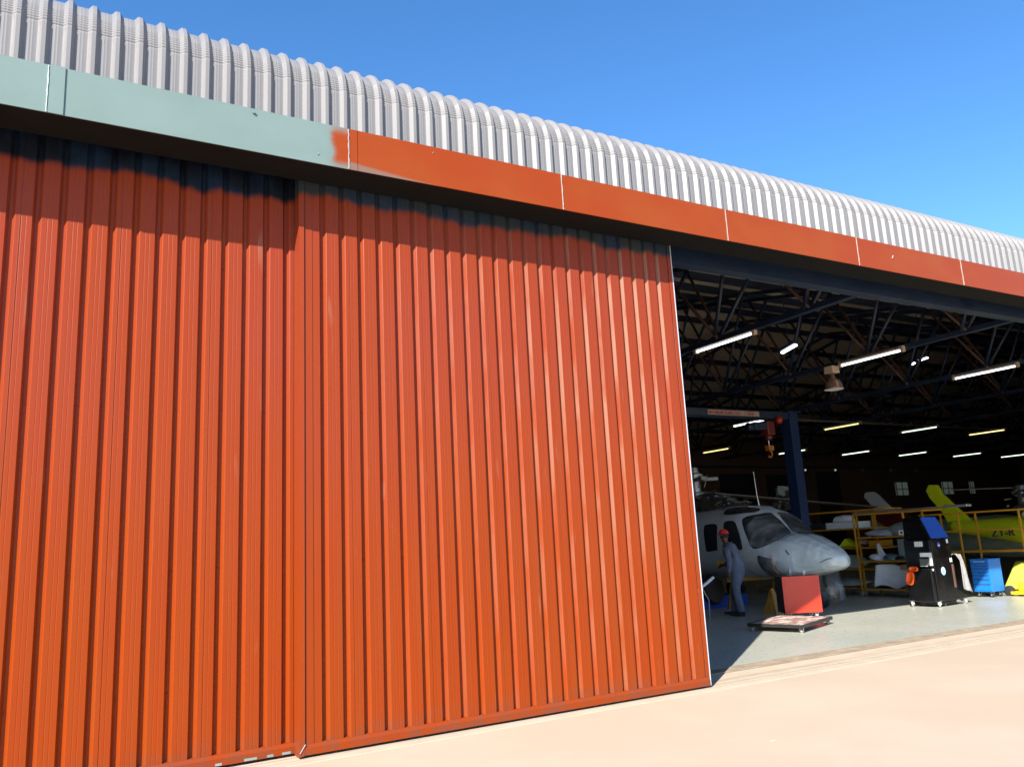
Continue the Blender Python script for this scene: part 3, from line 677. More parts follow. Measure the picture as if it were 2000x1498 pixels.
for a, b_, c_ in ((13.2, 12.95, 12.85), (15.1, 15.35, 15.3)):
    m = MB(); m.tube([(a, 15.6, .75), (b_, 15.7, .35)], .05, 8); g_ = build(m, 'main_gear', M_steel, HE)
    m = MB(); m.lathe((c_, 15.7, .28), [(.18, 0), (.28, .03), (.28, .14), (.18, .17)], 22, 'X'); build(m, 'wheel', M_rubber, g_)
# door outlines on the near side, drawn as thin raised seams
def fil(off): return lambda y, th: fus(y, th, off)
# plastic film wrapped over the nose and windscreen
rnd = random.Random(11); fold = [(rnd.uniform(3, 16), rnd.uniform(0, 6.28), rnd.uniform(-3, 3)) for _ in range(9)]
def film(y, th):
    f = sum(math.sin(a*th+b+c*(y-11.3)*1.6) for a, b, c in fold)/9
    o = .018+.035*abs(f)*min(1, (y-11.2)*2)
    p = fus(y, th, o); return p
m = MB(); ys = [11.262+.03*i for i in range(60)]
vs = []; nth = 120
for j, y in enumerate(ys):
    for k in range(nth):
        th = 2*math.pi*k/nth
        yy = y+(.10*math.sin(3*th+1)+.05*math.sin(7*th)) * max(0, (y-12.5))
        vs.append(film(yy, th))
m.add(vs, [(j*nth+k, j*nth+(k+1) % nth, (j+1)*nth+(k+1) % nth, (j+1)*nth+k) for j in range(len(ys)-1) for k in range(nth)])
FO = thing('plastic_film', 'clear crumpled plastic sheet taped over the helicopter nose and hanging around its nose wheel', 'plastic sheet', (14.15, 12.0, .5))
build(m, 'wrap', M_film, FO, smooth=True, fix=True)
m = MB()
def skirt(u, v):
    a = 2*math.pi*u; z = .80-.62*v
    r = .30+.10*v+.035*math.sin(9*a+3*v)+.02*math.sin(17*a)
    return (14.1+r*1.15*math.cos(a), 12.0+r*1.2*math.sin(a), z+.03*math.sin(5*a)*v)
m.grid(skirt, 90, 12); build(m, 'skirt', M_film2, FO, smooth=True)
m = MB(); m.tube([fus(11.62, R(-4)+math.pi*0, .045), fus(11.50, R(6), .05), fus(11.42, R(12), .05)], .006, 5); m.tube([fus(12.12, R(8), .05), fus(12.18, R(18), .05)], .010, 5)
build(m, 'tape_strip', M_blackm, FO)
o = MB(); o.tube([fus(12.42, R(8), .05), fus(12.40, R(-18), .06), fus(12.36, R(-32), .09)], .008, 5)
tag(build(o, 'warning_ribbon', simple('ribbon_orange', (.55, .12, .05), .6), loc=(13.2, 12.4, 1.0)), 'thin orange warning ribbon hanging from the wrapped helicopter nose', 'ribbon')
bpy.data.objects['warning_ribbon'].location = (13.2, 12.4, 1.0)

def tail(name, label, X, tb, fin, matb, matf, red=None, seedloc=None):
    t = thing(name, label, 'helicopter', (X, (tb[0][0]+tb[-1][0])/2, 0))
    m = MB(); y0, y1 = tb[0][0], tb[-1][0]; nn = 40
    loft(m, lambda y, th: fus(y, th, 0, tb, X, 2.2), [y0+(y1-y0)*i/nn for i in range(nn+1)], 32); build(m, 'fuselage', matb, t, smooth=True)
    m = MB(); m.prism(fin, X-.05, X+.05, 'YZ'); build(m, 'tail_fin', matf, t, bevel=.02)
    return t
# yellow helicopter on the right: nose towards the door, boom and fin towards the back
YT = tail('helicopter', 'lime yellow helicopter behind the yellow racks at the right edge, tail fin raised', 21.3,
          [(7.9, .75, .9, .1), (8.3, .5, 1.3, .6), (9.0, .45, 1.75, .85), (10.2, .5, 1.85, .85), (11.0, .75, 1.72, .62), (11.9, 1.05, 1.68, .40), (12.7, 1.2, 1.66, .28), (13.5, 1.35, 1.66, .18)],
          [(12.75, 1.40), (12.95, 1.68), (13.63, 2.40), (13.72, 2.64), (13.98, 2.66), (14.08, 2.5), (14.0, 2.3), (13.7, 1.9), (13.5, 1.4)], M_lime, M_lime)
m = MB(); m.tube([(20.45, 9.9, .3), (20.35, 9.9, .2)], .04, 8); m.lathe((20.28, 9.9, .17), [(.1, 0), (.165, .02), (.165, .1), (.1, .12)], 18, 'X'); build(m, 'landing_gear', M_rubber, YT)
text_mesh('ZT-R', 'registration', M_blackm, YT, (20.63, 12.08, 1.22), .27, (.18, -1, 0), (0, 0, 1), extr=.02, xs=.9)
m = MB(); p = Vector((21.3, 11.55, 2.28)); m.lathe(tuple(p-Vector((0, 0, .5))), [(.3, 0), (.22, .15), (.12, .2), (.1, .5), (.2, .55), (.18, .65), (.05, .7)], 14)
rnd = random.Random(9)
for i in range(26):
    q = p+Vector((rnd.uniform(-.4, .4), rnd.uniform(-.5, .4), rnd.uniform(-.35, .1))); m.tube([q, q+Vector((rnd.uniform(-.15, .15), rnd.uniform(-.15, .15), rnd.uniform(-.1, .12)))], rnd.uniform(.015, .04), 6)
build(m, 'rotor_head', M_engine, YT)
m = MB(); m.beam(p+Vector((0, 0, .1)), (21.3, 13.3, 2.47), .22, .025); m.beam(p+Vector((0, 0, .1)), (22.6, 7.6, 2.4), .22, .025); build(m, 'rotor_blade', M_blade, YT)
m = MB(); m.grid(lambda u, v: (21.3-.55*math.cos((u-.5)*2.6), 11.35-1.2*v+.06*math.sin(9*u+5*v), 1.35+.42*math.cos((u-.5)*2.2)+.05*math.sin(14*u)*math.sin(8*v)), 30, 20)
tag(build(m, 'plastic_film', M_film, loc=(21, 11, 1.5), smooth=True), 'small crumpled clear plastic cover over the yellow helicopter back', 'plastic sheet')
m = MB(); m.hexa([(18.5, 10.78, .11), (18.5, 9.6, .11), (19.1, 9.6, .11), (19.1, 10.85, .11)], [(18.55, 10.52, .57), (18.55, 9.7, .57), (19.0, 9.75, .70), (19.0, 10.7, .70)])
m.box(18.6, 19.0, 9.8, 10.6, 0, .11)
tag(build(m, 'wheel_fairing', simple('pale_lime_paint', (.50, .55, .08), .35, 0, .08, 3), loc=(18.8, 10.2, 0), bevel=.03), 'lime yellow wheel fairing on the floor in full sun at the right edge', 'fairing')
# grey-white helicopter far behind with a red band
WT = tail('helicopter', 'dull white helicopter with a red tail base far behind the racks', 23.0,
          [(11.5, .8, 1.0, .1), (12.1, .6, 1.5, .6), (13.0, .6, 1.75, .8), (14.6, .8, 1.72, .7), (15.6, 1.2, 1.75, .32), (17.2, 1.5, 1.85, .2)],
          [(16.3, 1.80), (16.35, 2.06), (16.85, 2.6), (17.0, 2.70), (17.3, 2.70), (17.36, 2.55), (16.95, 2.06), (16.75, 1.80)], M_greyg, M_heli)
m = MB(); m.prism([(15.4, 1.6), (15.9, 1.95), (16.36, 2.04), (16.9, 2.05), (16.75, 1.8), (16.4, 1.55)], 22.6, 22.93, 'YZ'); build(m, 'tail_base', M_redd, WT, bevel=.02)
# spare rotor head on a stand, behind the blue column
t = thing('spare_rotor_hub_stand', 'dark rotor head with a pale blade cuff standing behind the blue column', 'rotor head', (18.7, 17, 0))
rnd = random.Random(21); m = MB(); m.tube([(18.7, 17, 0), (18.7, 17, 2.3)], .09, 10); build(m, 'stand', M_blackm, t)
m = MB()
for i in range(34):
    q = Vector((18.7+rnd.uniform(-.42, .42), 17+rnd.uniform(-.3, .3), 2.35+rnd.uniform(-.1, .28))); m.tube([q, q+Vector((rnd.uniform(-.2, .2), rnd.uniform(-.2, .2), rnd.uniform(-.1, .15)))], rnd.uniform(.02, .05), 7)
m.lathe((18.7, 17, 2.3), [(.2, 0), (.2, .1), (.1, .14), (.09, .3)], 14); build(m, 'hub', M_engine, t)
m = MB(); m.box(18.66, 18.95, 16.95, 17.0, 2.5, 2.92); m.box(18.9, 19.1, 16.94, 16.99, 2.78, 2.9); build(m, 'cuff', M_grey, t, bevel=.02)

# ------------------------------------------------------------------ racks
def rack(label, X0, X1, y0, y1, levels, posts_y, top, caster=True, board=True):
    t = thing('storage_rack', label, 'rack', ((X0+X1)/2, (y0+y1)/2, 0), 'yellow steel racks with aircraft parts')
    for X in (X0, X1):
        for y in posts_y:
            m = MB(); m.box(X-.017, X+.017, y-.017, y+.017, .13, top); build(m, 'post', M_yellow, t)
            if caster:
                m = MB(); m.lathe((X-.02, y, .06), [(.055, 0), (.058, .01), (.058, .03), (.055, .04)], 14, 'X'); m.box(X-.03, X+.03, y-.02, y+.02, .07, .13); build(m, 'caster', M_steel, t)
    for z in levels:
        m = MB()
        for X in (X0, X1): m.box(X-.014, X+.014, y0, y1, z-.015, z+.015)
        for y in (y0, y1): m.box(X0+.014, X1-.014, y-.014, y+.014, z-.014, z+.014)
        sh = build(m, 'shelf', M_yellow, t)
        if board and z < top-.1: box_part('board', M_board, sh, X0+.02, X1-.02, y0+.02, y1-.02, z-.006, z+.012)
    return t
RA = rack('long yellow rack behind the helicopter nose, left of the tall post pair', 17.32, 18.0, 12.62, 17.0, [.17, .62, 1.12, 1.58, 2.02], (13.38, 16.9), 2.03)
RB = rack('yellow rack between the tall post pair and the black machine', 17.04, 17.75, 11.45, 13.27, [.17, .81, 1.36, 1.91], (13.26, 11.93), 1.92)
RC = rack('yellow rack in front of the lime helicopter, post half in sun', 18.6, 19.3, 9.2, 12.6, [.93, 1.40, 1.82], (12.5, 11.62, 10.22), 1.84, board=False)
def panelobj(name, label, cat, mat, pts, thick=.03, group=None, bev=.01, curve=0):
    """curved thin panel from a (y,z) outline at x, with thickness"""
    m = MB(); X = pts[0]; m.prism(pts[1], X, X+thick, 'YZ')
    return tag(build(m, name, mat, loc=(X, pts[1][0][0], pts[1][0][1]), bevel=bev), label, cat, group)
def shell(name, label, cat, mat, c, rx, ry, rz, a0, a1, rot=0, tilt=0, group='aircraft fairings stored on the racks', wob_=.04):
    m = MB(); Mx = Matrix.Translation(Vector(c)) @ Matrix.Rotation(rot, 4, 'Z') @ Matrix.Rotation(tilt, 4, 'X')
    def f(u, v, o=0):
        a = a0+(a1-a0)*u; s = math.sin(math.pi*(.08+.9*v))**.5
        return Mx @ Vector(((rx-o)*math.cos(a)*s, ry*(v-.5)*2*(1-.25*abs(2*u-1)**2), (rz-o)*math.sin(a)*s*(1+wob_*math.sin(7*u))))
    m.grid(lambda u, v: f(u, v), 24, 16); 
    ob = build(m, name, mat, loc=c, smooth=True); sm = ob.modifiers.new('t', 'SOLIDIFY'); sm.thickness = .012
    return tag(ob, label, cat, group)
G = 'aircraft fairings stored on the racks'
# rack A
def boxobj(name, label, cat, mat, *a, bevel=.01, group=None):
    m = MB(); m.box(*a); return tag(build(m, name, mat, loc=((a[0]+a[1])/2, (a[2]+a[3])/2, a[4]), bevel=bevel), label, cat, group)
boxobj('storage_box', 'long pale grey box with a small dark hole, under the rack top rail', 'box', M_greyl, 17.36, 17.9, 13.45, 14.35, 1.60, 1.76)
m = MB(); m.hexa([(17.4, 13.75, 1.762), (17.8, 13.75, 1.762), (17.8, 14.2, 1.762), (17.4, 14.2, 1.762)], [(17.45, 13.8, 1.92), (17.75, 13.8, 1.92), (17.75, 14.1, 1.95), (17.45, 14.15, 1.90)])
tag(build(m, 'foam_block', M_greyl, loc=(17.6, 14, 1.762), bevel=.04), 'lumpy pale foam block lying on the long grey box', 'foam block')
boxobj('storage_box', 'black box left of the long pale box on the upper shelf', 'box', M_dark, 17.36, 17.9, 14.4, 14.85, 1.60, 1.75)
boxobj('storage_box', 'dull grey flat box at the far left of the upper shelf', 'box', M_grey, 17.36, 17.9, 14.95, 15.9, 1.60, 1.74)
m = MB(); m.beam((17.5, 15.15, 1.96), (17.5, 14.75, 1.62), .03, .03); tag(build(m, 'rod', M_steel, loc=(17.5, 15.1, 1.9)), 'thin pale rod leaning on the upper shelf behind the windscreen', 'rod')
m = MB(); m.hexa([(17.4, 13.65, 1.145), (17.8, 13.65, 1.145), (17.8, 14.1, 1.145), (17.4, 14.1, 1.145)], [(17.5, 13.7, 1.22), (17.7, 13.7, 1.22), (17.7, 13.95, 1.36), (17.5, 13.95, 1.36)])
tag(build(m, 'bracket', M_lime, loc=(17.6, 13.9, 1.145), bevel=.02), 'small lime yellow bracket on the shelf above the wrapped nose', 'aircraft part')
shell('fairing', 'pinkish pointed fairing beside the lime bracket near the tall posts', 'fairing', simple('pink_primer', (.35, .24, .23), .5), (17.6, 13.5, 1.22), .2, .14, .12, 0, math.pi, .4, .3)
shell('seat_cover', 'large dull beige cover in the lower left rack behind the nose', 'cover', M_greyg, (17.65, 13.95, .66), .32, .5, .30, 0, math.pi, 0, .1, None)
shell('fairing', 'dark grey long fairing at the bottom of the left rack', 'fairing', M_grey, (17.65, 14.0, .22), .3, .55, .18, 0, math.pi, 0, 0)
boxobj('storage_box', 'amber yellow box just right of the tall posts on the upper middle shelf', 'box', M_yellow, 17.4, 17.9, 12.9, 13.2, 1.14, 1.29)
# rack B
shell('fairing', 'small bright white fairing behind the top of the rack, right of the posts', 'fairing', M_white, (17.25, 12.86, 1.42), .10, .17, .12, .2, math.pi-.2, .5, -.35)
shell('cowling', 'large grey green cowling on the second shelf of the middle rack', 'cowling', M_greyg, (17.4, 12.1, 1.38), .28, .62, .33, 0, math.pi, 0, 0)
shell('cowling', 'long grey nose fairing lying on the second shelf, pointed to the left', 'cowling', M_grey, (17.3, 12.65, 1.39), .2, .5, .16, 0, math.pi, .2, .05)
m = MB(); m.box(17.02, 17.06, 11.82, 12.08, 1.39, 1.50); m.cur = 1
for y in (11.89, 12.01): m.lathe((17.015, y, 1.445), [(.03, 0), (.03, .012)], 12, 'X')
tag(build(m, 'instrument_panel', [M_white, M_dark], loc=(17.04, 11.95, 1.39)), 'small white panel with two round black holes on the second shelf', 'panel')
m = MB(); m.prism([(12.85, .83), (12.45, .83), (12.5, .9), (12.7, .98), (12.82, 1.22), (12.88, 1.2)], 17.25, 17.29, 'YZ'); tag(build(m, 'fairing', M_greyl, loc=(17.27, 12.6, .83), bevel=.01), 'pale fin-shaped panel, left one of two on the third shelf', 'fairing', G)
m = MB(); m.prism([(12.15, .83), (11.75, .83), (11.78, .92), (12.0, 1.0), (12.12, 1.22), (12.17, 1.22)], 17.2, 17.24, 'YZ'); tag(build(m, 'fairing', M_greyg, loc=(17.22, 12.0, .83), bevel=.01), 'pale fin-shaped panel, right one of two on the third shelf', 'fairing', G)
shell('fairing', 'blue-grey curved fairing at the left of the third shelf', 'fairing', M_greyl, (17.3, 12.95, .84), .14, .2, .14, 0, math.pi, .3, .2)
shell('fairing', 'dark teal round fairing in the middle of the third shelf', 'fairing', simple('teal_part', (.06, .10, .11), .4), (17.35, 12.62, .85), .16, .2, .14, 0, math.pi, 0, 0)
shell('fairing', 'flat pale dish-shaped fairing at the right of the third shelf', 'fairing', M_greyl, (17.25, 11.9, .84), .16, .32, .09, 0, math.pi, .1, 0)
box_m = MB(); box_m.box(17.5, 17.7, 12.0, 12.5, .9, 1.3); tag(build(box_m, 'storage_box', simple('pale_blue_box', (.25, .32, .38), .4), loc=(17.6, 12.2, .9), bevel=.01), 'pale blue box at the back of the third shelf', 'box')
# big cowl on the bottom shelf
m = MB()
def cowl(u, v): return Vector((17.12+.30*math.sin(u*2.4)*(.4+.6*v), 12.98-1.0*u*(.55+.45*v)-.1*v, .22+.55*v*(1-.45*u)*math.sin(.5+1.5*(1-u*.6))+.04*math.sin(5*u)))
m.grid(cowl, 26, 16); o = build(m, 'cowling', M_greyl, loc=(17.2, 12.6, .22), smooth=True); o.modifiers.new('t', 'SOLIDIFY').thickness = .015
tag(o, 'big pale blue curved cowling on the bottom shelf of the middle rack', 'cowling')
shell('fairing', 'dull white rounded fairing lying right of the big cowling', 'fairing', M_greyl, (17.35, 11.8, .22), .22, .38, .24, 0, math.pi, .15, .05)
m = MB(); m.hexa([(17.2, 11.35, .50), (17.25, 11.35, .50), (17.25, 12.3, .62), (17.2, 12.3, .62)], [(17.2, 11.35, .80), (17.25, 11.35, .80), (17.25, 12.3, .72), (17.2, 12.3, .72)])
tag(build(m, 'board', M_board, loc=(17.2, 11.8, .5)), 'beige flat board leaning at the bottom right of the middle rack', 'board')
boxobj('storage_box', 'small dark red box behind the big cowling', 'box', M_redd, 17.5, 17.7, 12.1, 12.6, .4, .76)
# spare blade lying on the rack tops
t = thing('stored_rotor_blade', 'long spare rotor blade with a silver tip lying across the rack tops', 'rotor blade', (17.4, 12, 1.95))
m = MB(); m.beam((17.2, 13.35, 1.955), (17.2, 10.95, 1.955), .16, .035); build(m, 'blade', M_blade, t, bevel=.01)
m = MB(); m.beam((17.2, 10.95, 1.958), (17.2, 10.45, 1.958), .19, .05); m.tube([(17.17, 11.0, 1.965), (17.17, 10.93, 1.965)], .035, 8); build(m, 'tip_cuff', M_steel, t, bevel=.012)

# ------------------------------------------------------------------ casters used by cabinets
def caster(parent, x, y, r=.055, z0=0.0, ang=0.0, wheel=M_wheel, top=.13):
    ax = (Vector((0, 0, 1)), Vector((math.cos(ang), math.sin(ang), 0)), Vector((-math.sin(ang), math.cos(ang), 0)))
    c = Vector((x, y, z0+r)); d = ax[2]
    m = MB(); m.beam(c+d*.028, c+d*.028+Vector((0, 0, top-r)), .045, .006, up=tuple(d)); m.beam(c-d*.028, c-d*.028+Vector((0, 0, top-r)), .045, .006, up=tuple(d))
    m.box(x-.04, x+.04, y-.04, y+.04, z0+top-.006, z0+top); m.lathe(tuple(c-d*.034), [(.012, 0), (.012, .068)], 8, ax)
    f = build(m, 'caster', M_steel, parent)
    m = MB(); m.lathe(tuple(c-d*.02), [(r*.5, 0), (r*.92, .002), (r, .008), (r, .032), (r*.92, .038), (r*.5, .04)], 20, ax); build(m, 'wheel', wheel, f, smooth=False)
    m = MB(); m.lathe(tuple(c-d*.024), [(r*.42, 0), (r*.42, .048)], 14, ax); build(m, 'wheel_hub', M_steel, f)

# ---- red cabinet seen from behind
A = Vector((11.97, 11.03, 0)); B = Vector((12.56, 10.68, 0)); u = (B-A).normalized(); nrm = Vector((u.y, -u.x, 0))   # towards the door
RCb = thing('tool_cabinet', 'glossy red tool cabinet on casters, lower right corner in sunlight', 'tool cabinet', tuple((A+B)/2-nrm*.22))
def obox(mb, A, u, n, w, d, z0, z1, x0=0.0, y0=0.0):
    p = [A+u*x0-n*y0, A+u*(x0+w)-n*y0, A+u*(x0+w)-n*(y0+d), A+u*x0-n*(y0+d)]
    mb.hexa([q+Vector((0, 0, z0)) for q in p], [q+Vector((0, 0, z1)) for q in p])
wd = (B-A).length
m = MB(); obox(m, A, u, nrm, wd, .44, .13, .785, 0, .012); build(m, 'carcass', M_blackm, RCb, bevel=.006)
m = MB(); obox(m, A, u, nrm, wd, .012, .128, .79); build(m, 'back_panel', M_red, RCb, bevel=.006)
m = MB(); obox(m, A, u, nrm, wd-.1, .006, .19, .20, .05, -.005); obox(m, A, u, nrm, .006, .006, .205, .74, .05, -.005); obox(m, A, u, nrm, .006, .006, .205, .74, wd-.056, -.005); build(m, 'pressed_bead', M_red, RCb)
for a, b in ((.1, .06), (wd-.1, .06), (.1, .38), (wd-.1, .38)): q = A+u*a-nrm*b; caster(RCb, q.x, q.y, .052, 0, .9, M_wheel)
q = A+u*(wd*.70)-nrm*.2
m = MB(); m.lathe((q.x, q.y, .787), [(.026, 0), (.036, .09), (.033, .09), (.024, .006)], 18); tag(build(m, 'paper_cup', M_white, loc=(q.x, q.y, .787), smooth=True), 'white paper cup on top of the red cabinet', 'cup')
q = A+u*(wd*.33)-nrm*.2
m = MB(); m.lathe((q.x, q.y, .787), [(.03, 0), (.03, .12), (.012, .15), (.012, .17)], 14); tag(build(m, 'spray_bottle', simple('clear_bottle', (.35, .38, .42), .2), loc=(q.x, q.y, .787), smooth=True), 'small greyish bottle on the red cabinet, left of the cup', 'bottle')
# ---- dolly
P = [Vector((10.42, 10.44, 0)), Vector((10.66, 9.50, 0)), Vector((11.98, 10.02, 0)), Vector((11.74, 10.96, 0))]
DO = thing('platform_dolly', 'low flat black-framed dolly with stained cardboard top in front of the red cabinet', 'dolly', (11.2, 10.25, 0))
m = MB()
for i in range(4):
    a, b = P[i], P[(i+1) % 4]; m.beam(a+Vector((0, 0, .105)), b+Vector((0, 0, .105)), .035, .05)
build(m, 'frame', M_blackm, DO)
cen = (P[0]+P[2])/2; Q = [cen+(p-cen)*.965 for p in P]
m = MB(); m.hexa([q+Vector((0, 0, .118)) for q in Q], [q+Vector((0, 0, .128)) for q in Q]); build(m, 'deck', M_dolly, DO)
for p in P: q = cen+(p-cen)*.9; caster(DO, q.x, q.y, .034, 0, .5, M_wheel, top=.082)
# ---- black service machine with a sloped blue hood
BM = thing('service_machine', 'tall black service machine with a slanted blue hood and orange reels', 'machine', (15.65, 10.5, 0))
x0, x1, y0, y1 = 15.34, 15.95, 10.21, 10.79
m = MB(); m.box(x0, x1, y0, y1, .10, 1.30); m.box(x0+.02, x1-.02, y0+.02, y1-.02, .05, .10); build(m, 'body', M_black, BM, bevel=.012)
m = MB(); m.hexa([(x0, y0+.0, 1.302), (x1, y0+.0, 1.302), (x1, y1, 1.302), (x0, y1, 1.302)], [(x0+.03, y0+.2, 1.745), (x1-.06, y0+.2, 1.745), (x1-.06, y1, 1.745), (x0+.03, y1, 1.745)]); build(m, 'hood', M_black, BM, bevel=.01)
m = MB()
sl0 = Vector((x0+.02, y0-.004, 1.32)); sl1 = Vector((x1-.02, y0-.004, 1.32)); sl2 = Vector((x1-.075, y0+.19, 1.74)); sl3 = Vector((x0+.045, y0+.19, 1.74)); nn = Vector((0, -.9, .41))*.006
m.hexa([sl0, sl1, sl2, sl3], [sl0+nn, sl1+nn, sl2+nn, sl3+nn]); build(m, 'hood_panel', M_bluetop, BM)
m = MB(); m.box(x0-.035, x0-.001, y0+.02, y1-.0, .75, 1.302); build(m, 'side_box', M_black, BM, bevel=.008)
m = MB(); m.box(x0-.04, x0-.0355, y0+.16, y0+.34, 1.17, 1.27); build(m, 'label_plate', simple('label_paper', (.6, .6, .6), .5), BM)
m = MB(); m.box(x0-.042, x0-.0355, y0+.0, y0+.25, .97, 1.05); m.box(x0-.043, x0-.0365, y0-.0, y0+.06, .80, .968); build(m, 'bright_bracket', M_white, BM)
m = MB(); m.box(x0-.045, x0-.0355, y0+.07, y0+.27, .80, .93); build(m, 'display', simple('display_grey', (.12, .13, .12), .15), BM)
m = MB(); m.box(x0-.046, x0-.036, y0+.12, y0+.27, .785, .797); m.box(x0-.046, x0-.036, y0+.0, y0+.08, .70, .74); build(m, 'handle_bar', M_white, BM)
# lower bulge with reels
m = MB(); m.prism([(y0+.02, .10), (y1, .10), (y1, .62), (y1-.08, .74), (y0+.02, .74)], x0-.10, x0-.002, 'YZ'); build(m, 'lower_box', M_black, BM, bevel=.02)
def reel(cy, cz, r1, r2, tilt, mat):
    m = MB(); Mx = Matrix.Translation(Vector((x0-.11, cy, cz))) @ Matrix.Rotation(tilt, 4, 'X')
    vs = []; n = 28
    for h, k in ((0, 1.0), (-.03, .96), (-.035, .75), (-.012, .65)):
        for i in range(n):
            a = 2*math.pi*i/n; c, s = math.cos(a), math.sin(a)
            vs.append(Mx @ Vector((h, r1*k*math.copysign(abs(c)**.7, c), r2*k*math.copysign(abs(s)**.7, s))))
    m.add(vs, [(j*n+i, j*n+(i+1) % n, (j+1)*n+(i+1) % n, (j+1)*n+i) for j in range(3) for i in range(n)]+[tuple(3*n+i for i in range(n))]); build(m, 'reel', mat, BM, smooth=True)
reel(y1-.10, .56, .085, .14, R(14), M_orange); reel(y1-.20, .74, .10, .05, R(0), M_orange)
# round stickers and labels on the front
def disc(c, r, mat, name, nm=Vector((0, -1, 0)), ry=1.2):
    m = MB(); n = 24
    m.add([(c[0]+r*math.cos(2*math.pi*i/n), c[1]-.003, c[2]+r*ry*math.sin(2*math.pi*i/n)) for i in range(n)]+[(c[0]+r*math.cos(2*math.pi*i/n), c[1], c[2]+r*ry*math.sin(2*math.pi*i/n)) for i in range(n)],
          [tuple(range(n))]+[(i, (i+1) % n, n+(i+1) % n, n+i) for i in range(n)]); return build(m, name, mat, BM)
disc((15.57, y0-.0, 1.19), .045, simple('sticker_blue', (.03, .07, .45), .4), 'sticker')
disc((15.555, y0-.0035, 1.18), .013, M_white, 'sticker_mark'); disc((15.587, y0-.0035, 1.18), .013, M_white, 'sticker_mark')
disc((15.60, y0, .68), .066, simple('sticker_pale_blue', (.45, .68, .8), .4), 'sticker')
text_mesh('H', 'sticker_letter', simple('sticker_ink', (.02, .12, .3), .4), BM, (15.572, y0-.005, .648), .085, (1, 0, 0), (.12, 0, 1))
m = MB(); m.box(15.83, 15.89, y0-.004, y0-.0005, 1.21, 1.29); m.box(15.86, 15.93, y0-.004, y0-.0005, .84, .92); build(m, 'label_plate', M_white, BM)
m = MB(); m.box(15.88, 15.945, y0-.02, y0-.0005, .34, .80); build(m, 'hose_cover', simple('brown_pipe', (.10, .05, .035), .4), BM, bevel=.01)
m = MB(); m.prism([(15.95, .10), (16.32, .12), (16.3, .17), (16.02, .30), (15.95, .80)], y0+.03, y1-.05, 'XZ'); build(m, 'side_skirt', M_black, BM, bevel=.01)
for x, y, a in ((15.24, 10.72, .4), (15.38, 10.24, .5), (16.2, 10.24, 1.3), (16.2, 10.72, .4), (15.70, 10.35, 1.0)): caster(BM, x, y, .06, 0, a, M_wheel, top=.125)
# towel hung over its side handle
m = MB(); m.tube([(15.955, 10.23, .98), (16.02, 10.2, 1.0), (16.25, 10.22, .93)], .014, 8); build(m, 'side_handle', M_steel, BM, smooth=True)
m = MB()
def tw(u, v):
    a, b = 15.98+.12*min(1, v*5), 16.20+.27*v
    return (a+(b-a)*u+.008*math.sin(6*v), 10.17-.018*math.sin(9*u+2*v)+.03*u, 1.0-.02*u-.70*v-.07*u*v)
m.grid(tw, 22, 30); o = build(m, 'towel', M_towel, loc=(16.1, 10.19, .9), smooth=True); o.modifiers.new('t', 'SOLIDIFY').thickness = .012; tag(o, 'grey towel draped over the right side of the black machine', 'towel')
# ---- blue tool chest
BC = thing('tool_cabinet', 'bright blue roller cabinet with drawers right of the black machine', 'tool cabinet', (17.9, 10.75, 0))
bx0, bx1, by0, by1 = 17.69, 18.14, 10.53, 10.93
m = MB(); m.box(bx0, bx1, by0, by1, .12, .79); build(m, 'carcass', M_blue, BC, bevel=.006)
z = .15
for k, h in enumerate((.135, .10, .08, .07, .07, .055, .055)):
    m = MB(); m.box(bx0-.014, bx0-.001, by0+.012, by1-.012, z, z+h-.014); d = build(m, 'drawer', M_blue, BC, bevel=.003)
    m = MB(); m.box(bx0-.024, bx0-.0145, by0+.02, by1-.02, z+h-.024, z+h-.015); build(m, 'handle', M_steel, d); z += h
m = MB(); m.box(bx0-.008, bx0-.001, by0+.08, by1-.08, .745, .762); build(m, 'name_strip', M_galv, BC)
m = MB(); m.box(bx0-.01, bx1+.01, by0-.01, by1+.01, .79, .805); build(m, 'lid', M_blue, BC, bevel=.004)
for x, y in ((bx0+.08, by0+.06), (bx1-.08, by0+.06), (bx0+.08, by1-.06), (bx1-.08, by1-.06)): caster(BC, x, y, .05, 0, 1.2, M_blackm, top=.122)
# ---- yellow jack at the right edge
J = thing('hydraulic_jack', 'bright yellow jack on the floor at the right photo edge', 'jack', (18.3, 10.25, 0))
m = MB(); m.xf = Matrix.Translation((-.27, -.2, 0))
m.box(18.42, 18.9, 10.3, 10.62, .04, .10); m.lathe((18.6, 10.45, .1), [(.09, 0), (.1, .06), (.07, .1), (.07, .16), (.05, .18)], 14); m.tube([(18.5, 10.36, .1), (18.45, 10.32, .16), (18.55, 10.3, .2)], .03, 8); m.tube([(18.7, 10.4, .08), (18.8, 10.3, .2), (18.9, 10.3, .24)], .035, 8); m.lathe((18.47, 10.3, .13), [(.03, -.04), (.05, 0), (.03, .04)], 10); build(m, 'body', M_yel2, J, bevel=.012)
m = MB(); m.lathe((18.17, 10.47, .11), [(.06, 0), (.11, .01), (.11, .07), (.06, .08)], 20, 'X'); build(m, 'wheel', M_rubber, J)
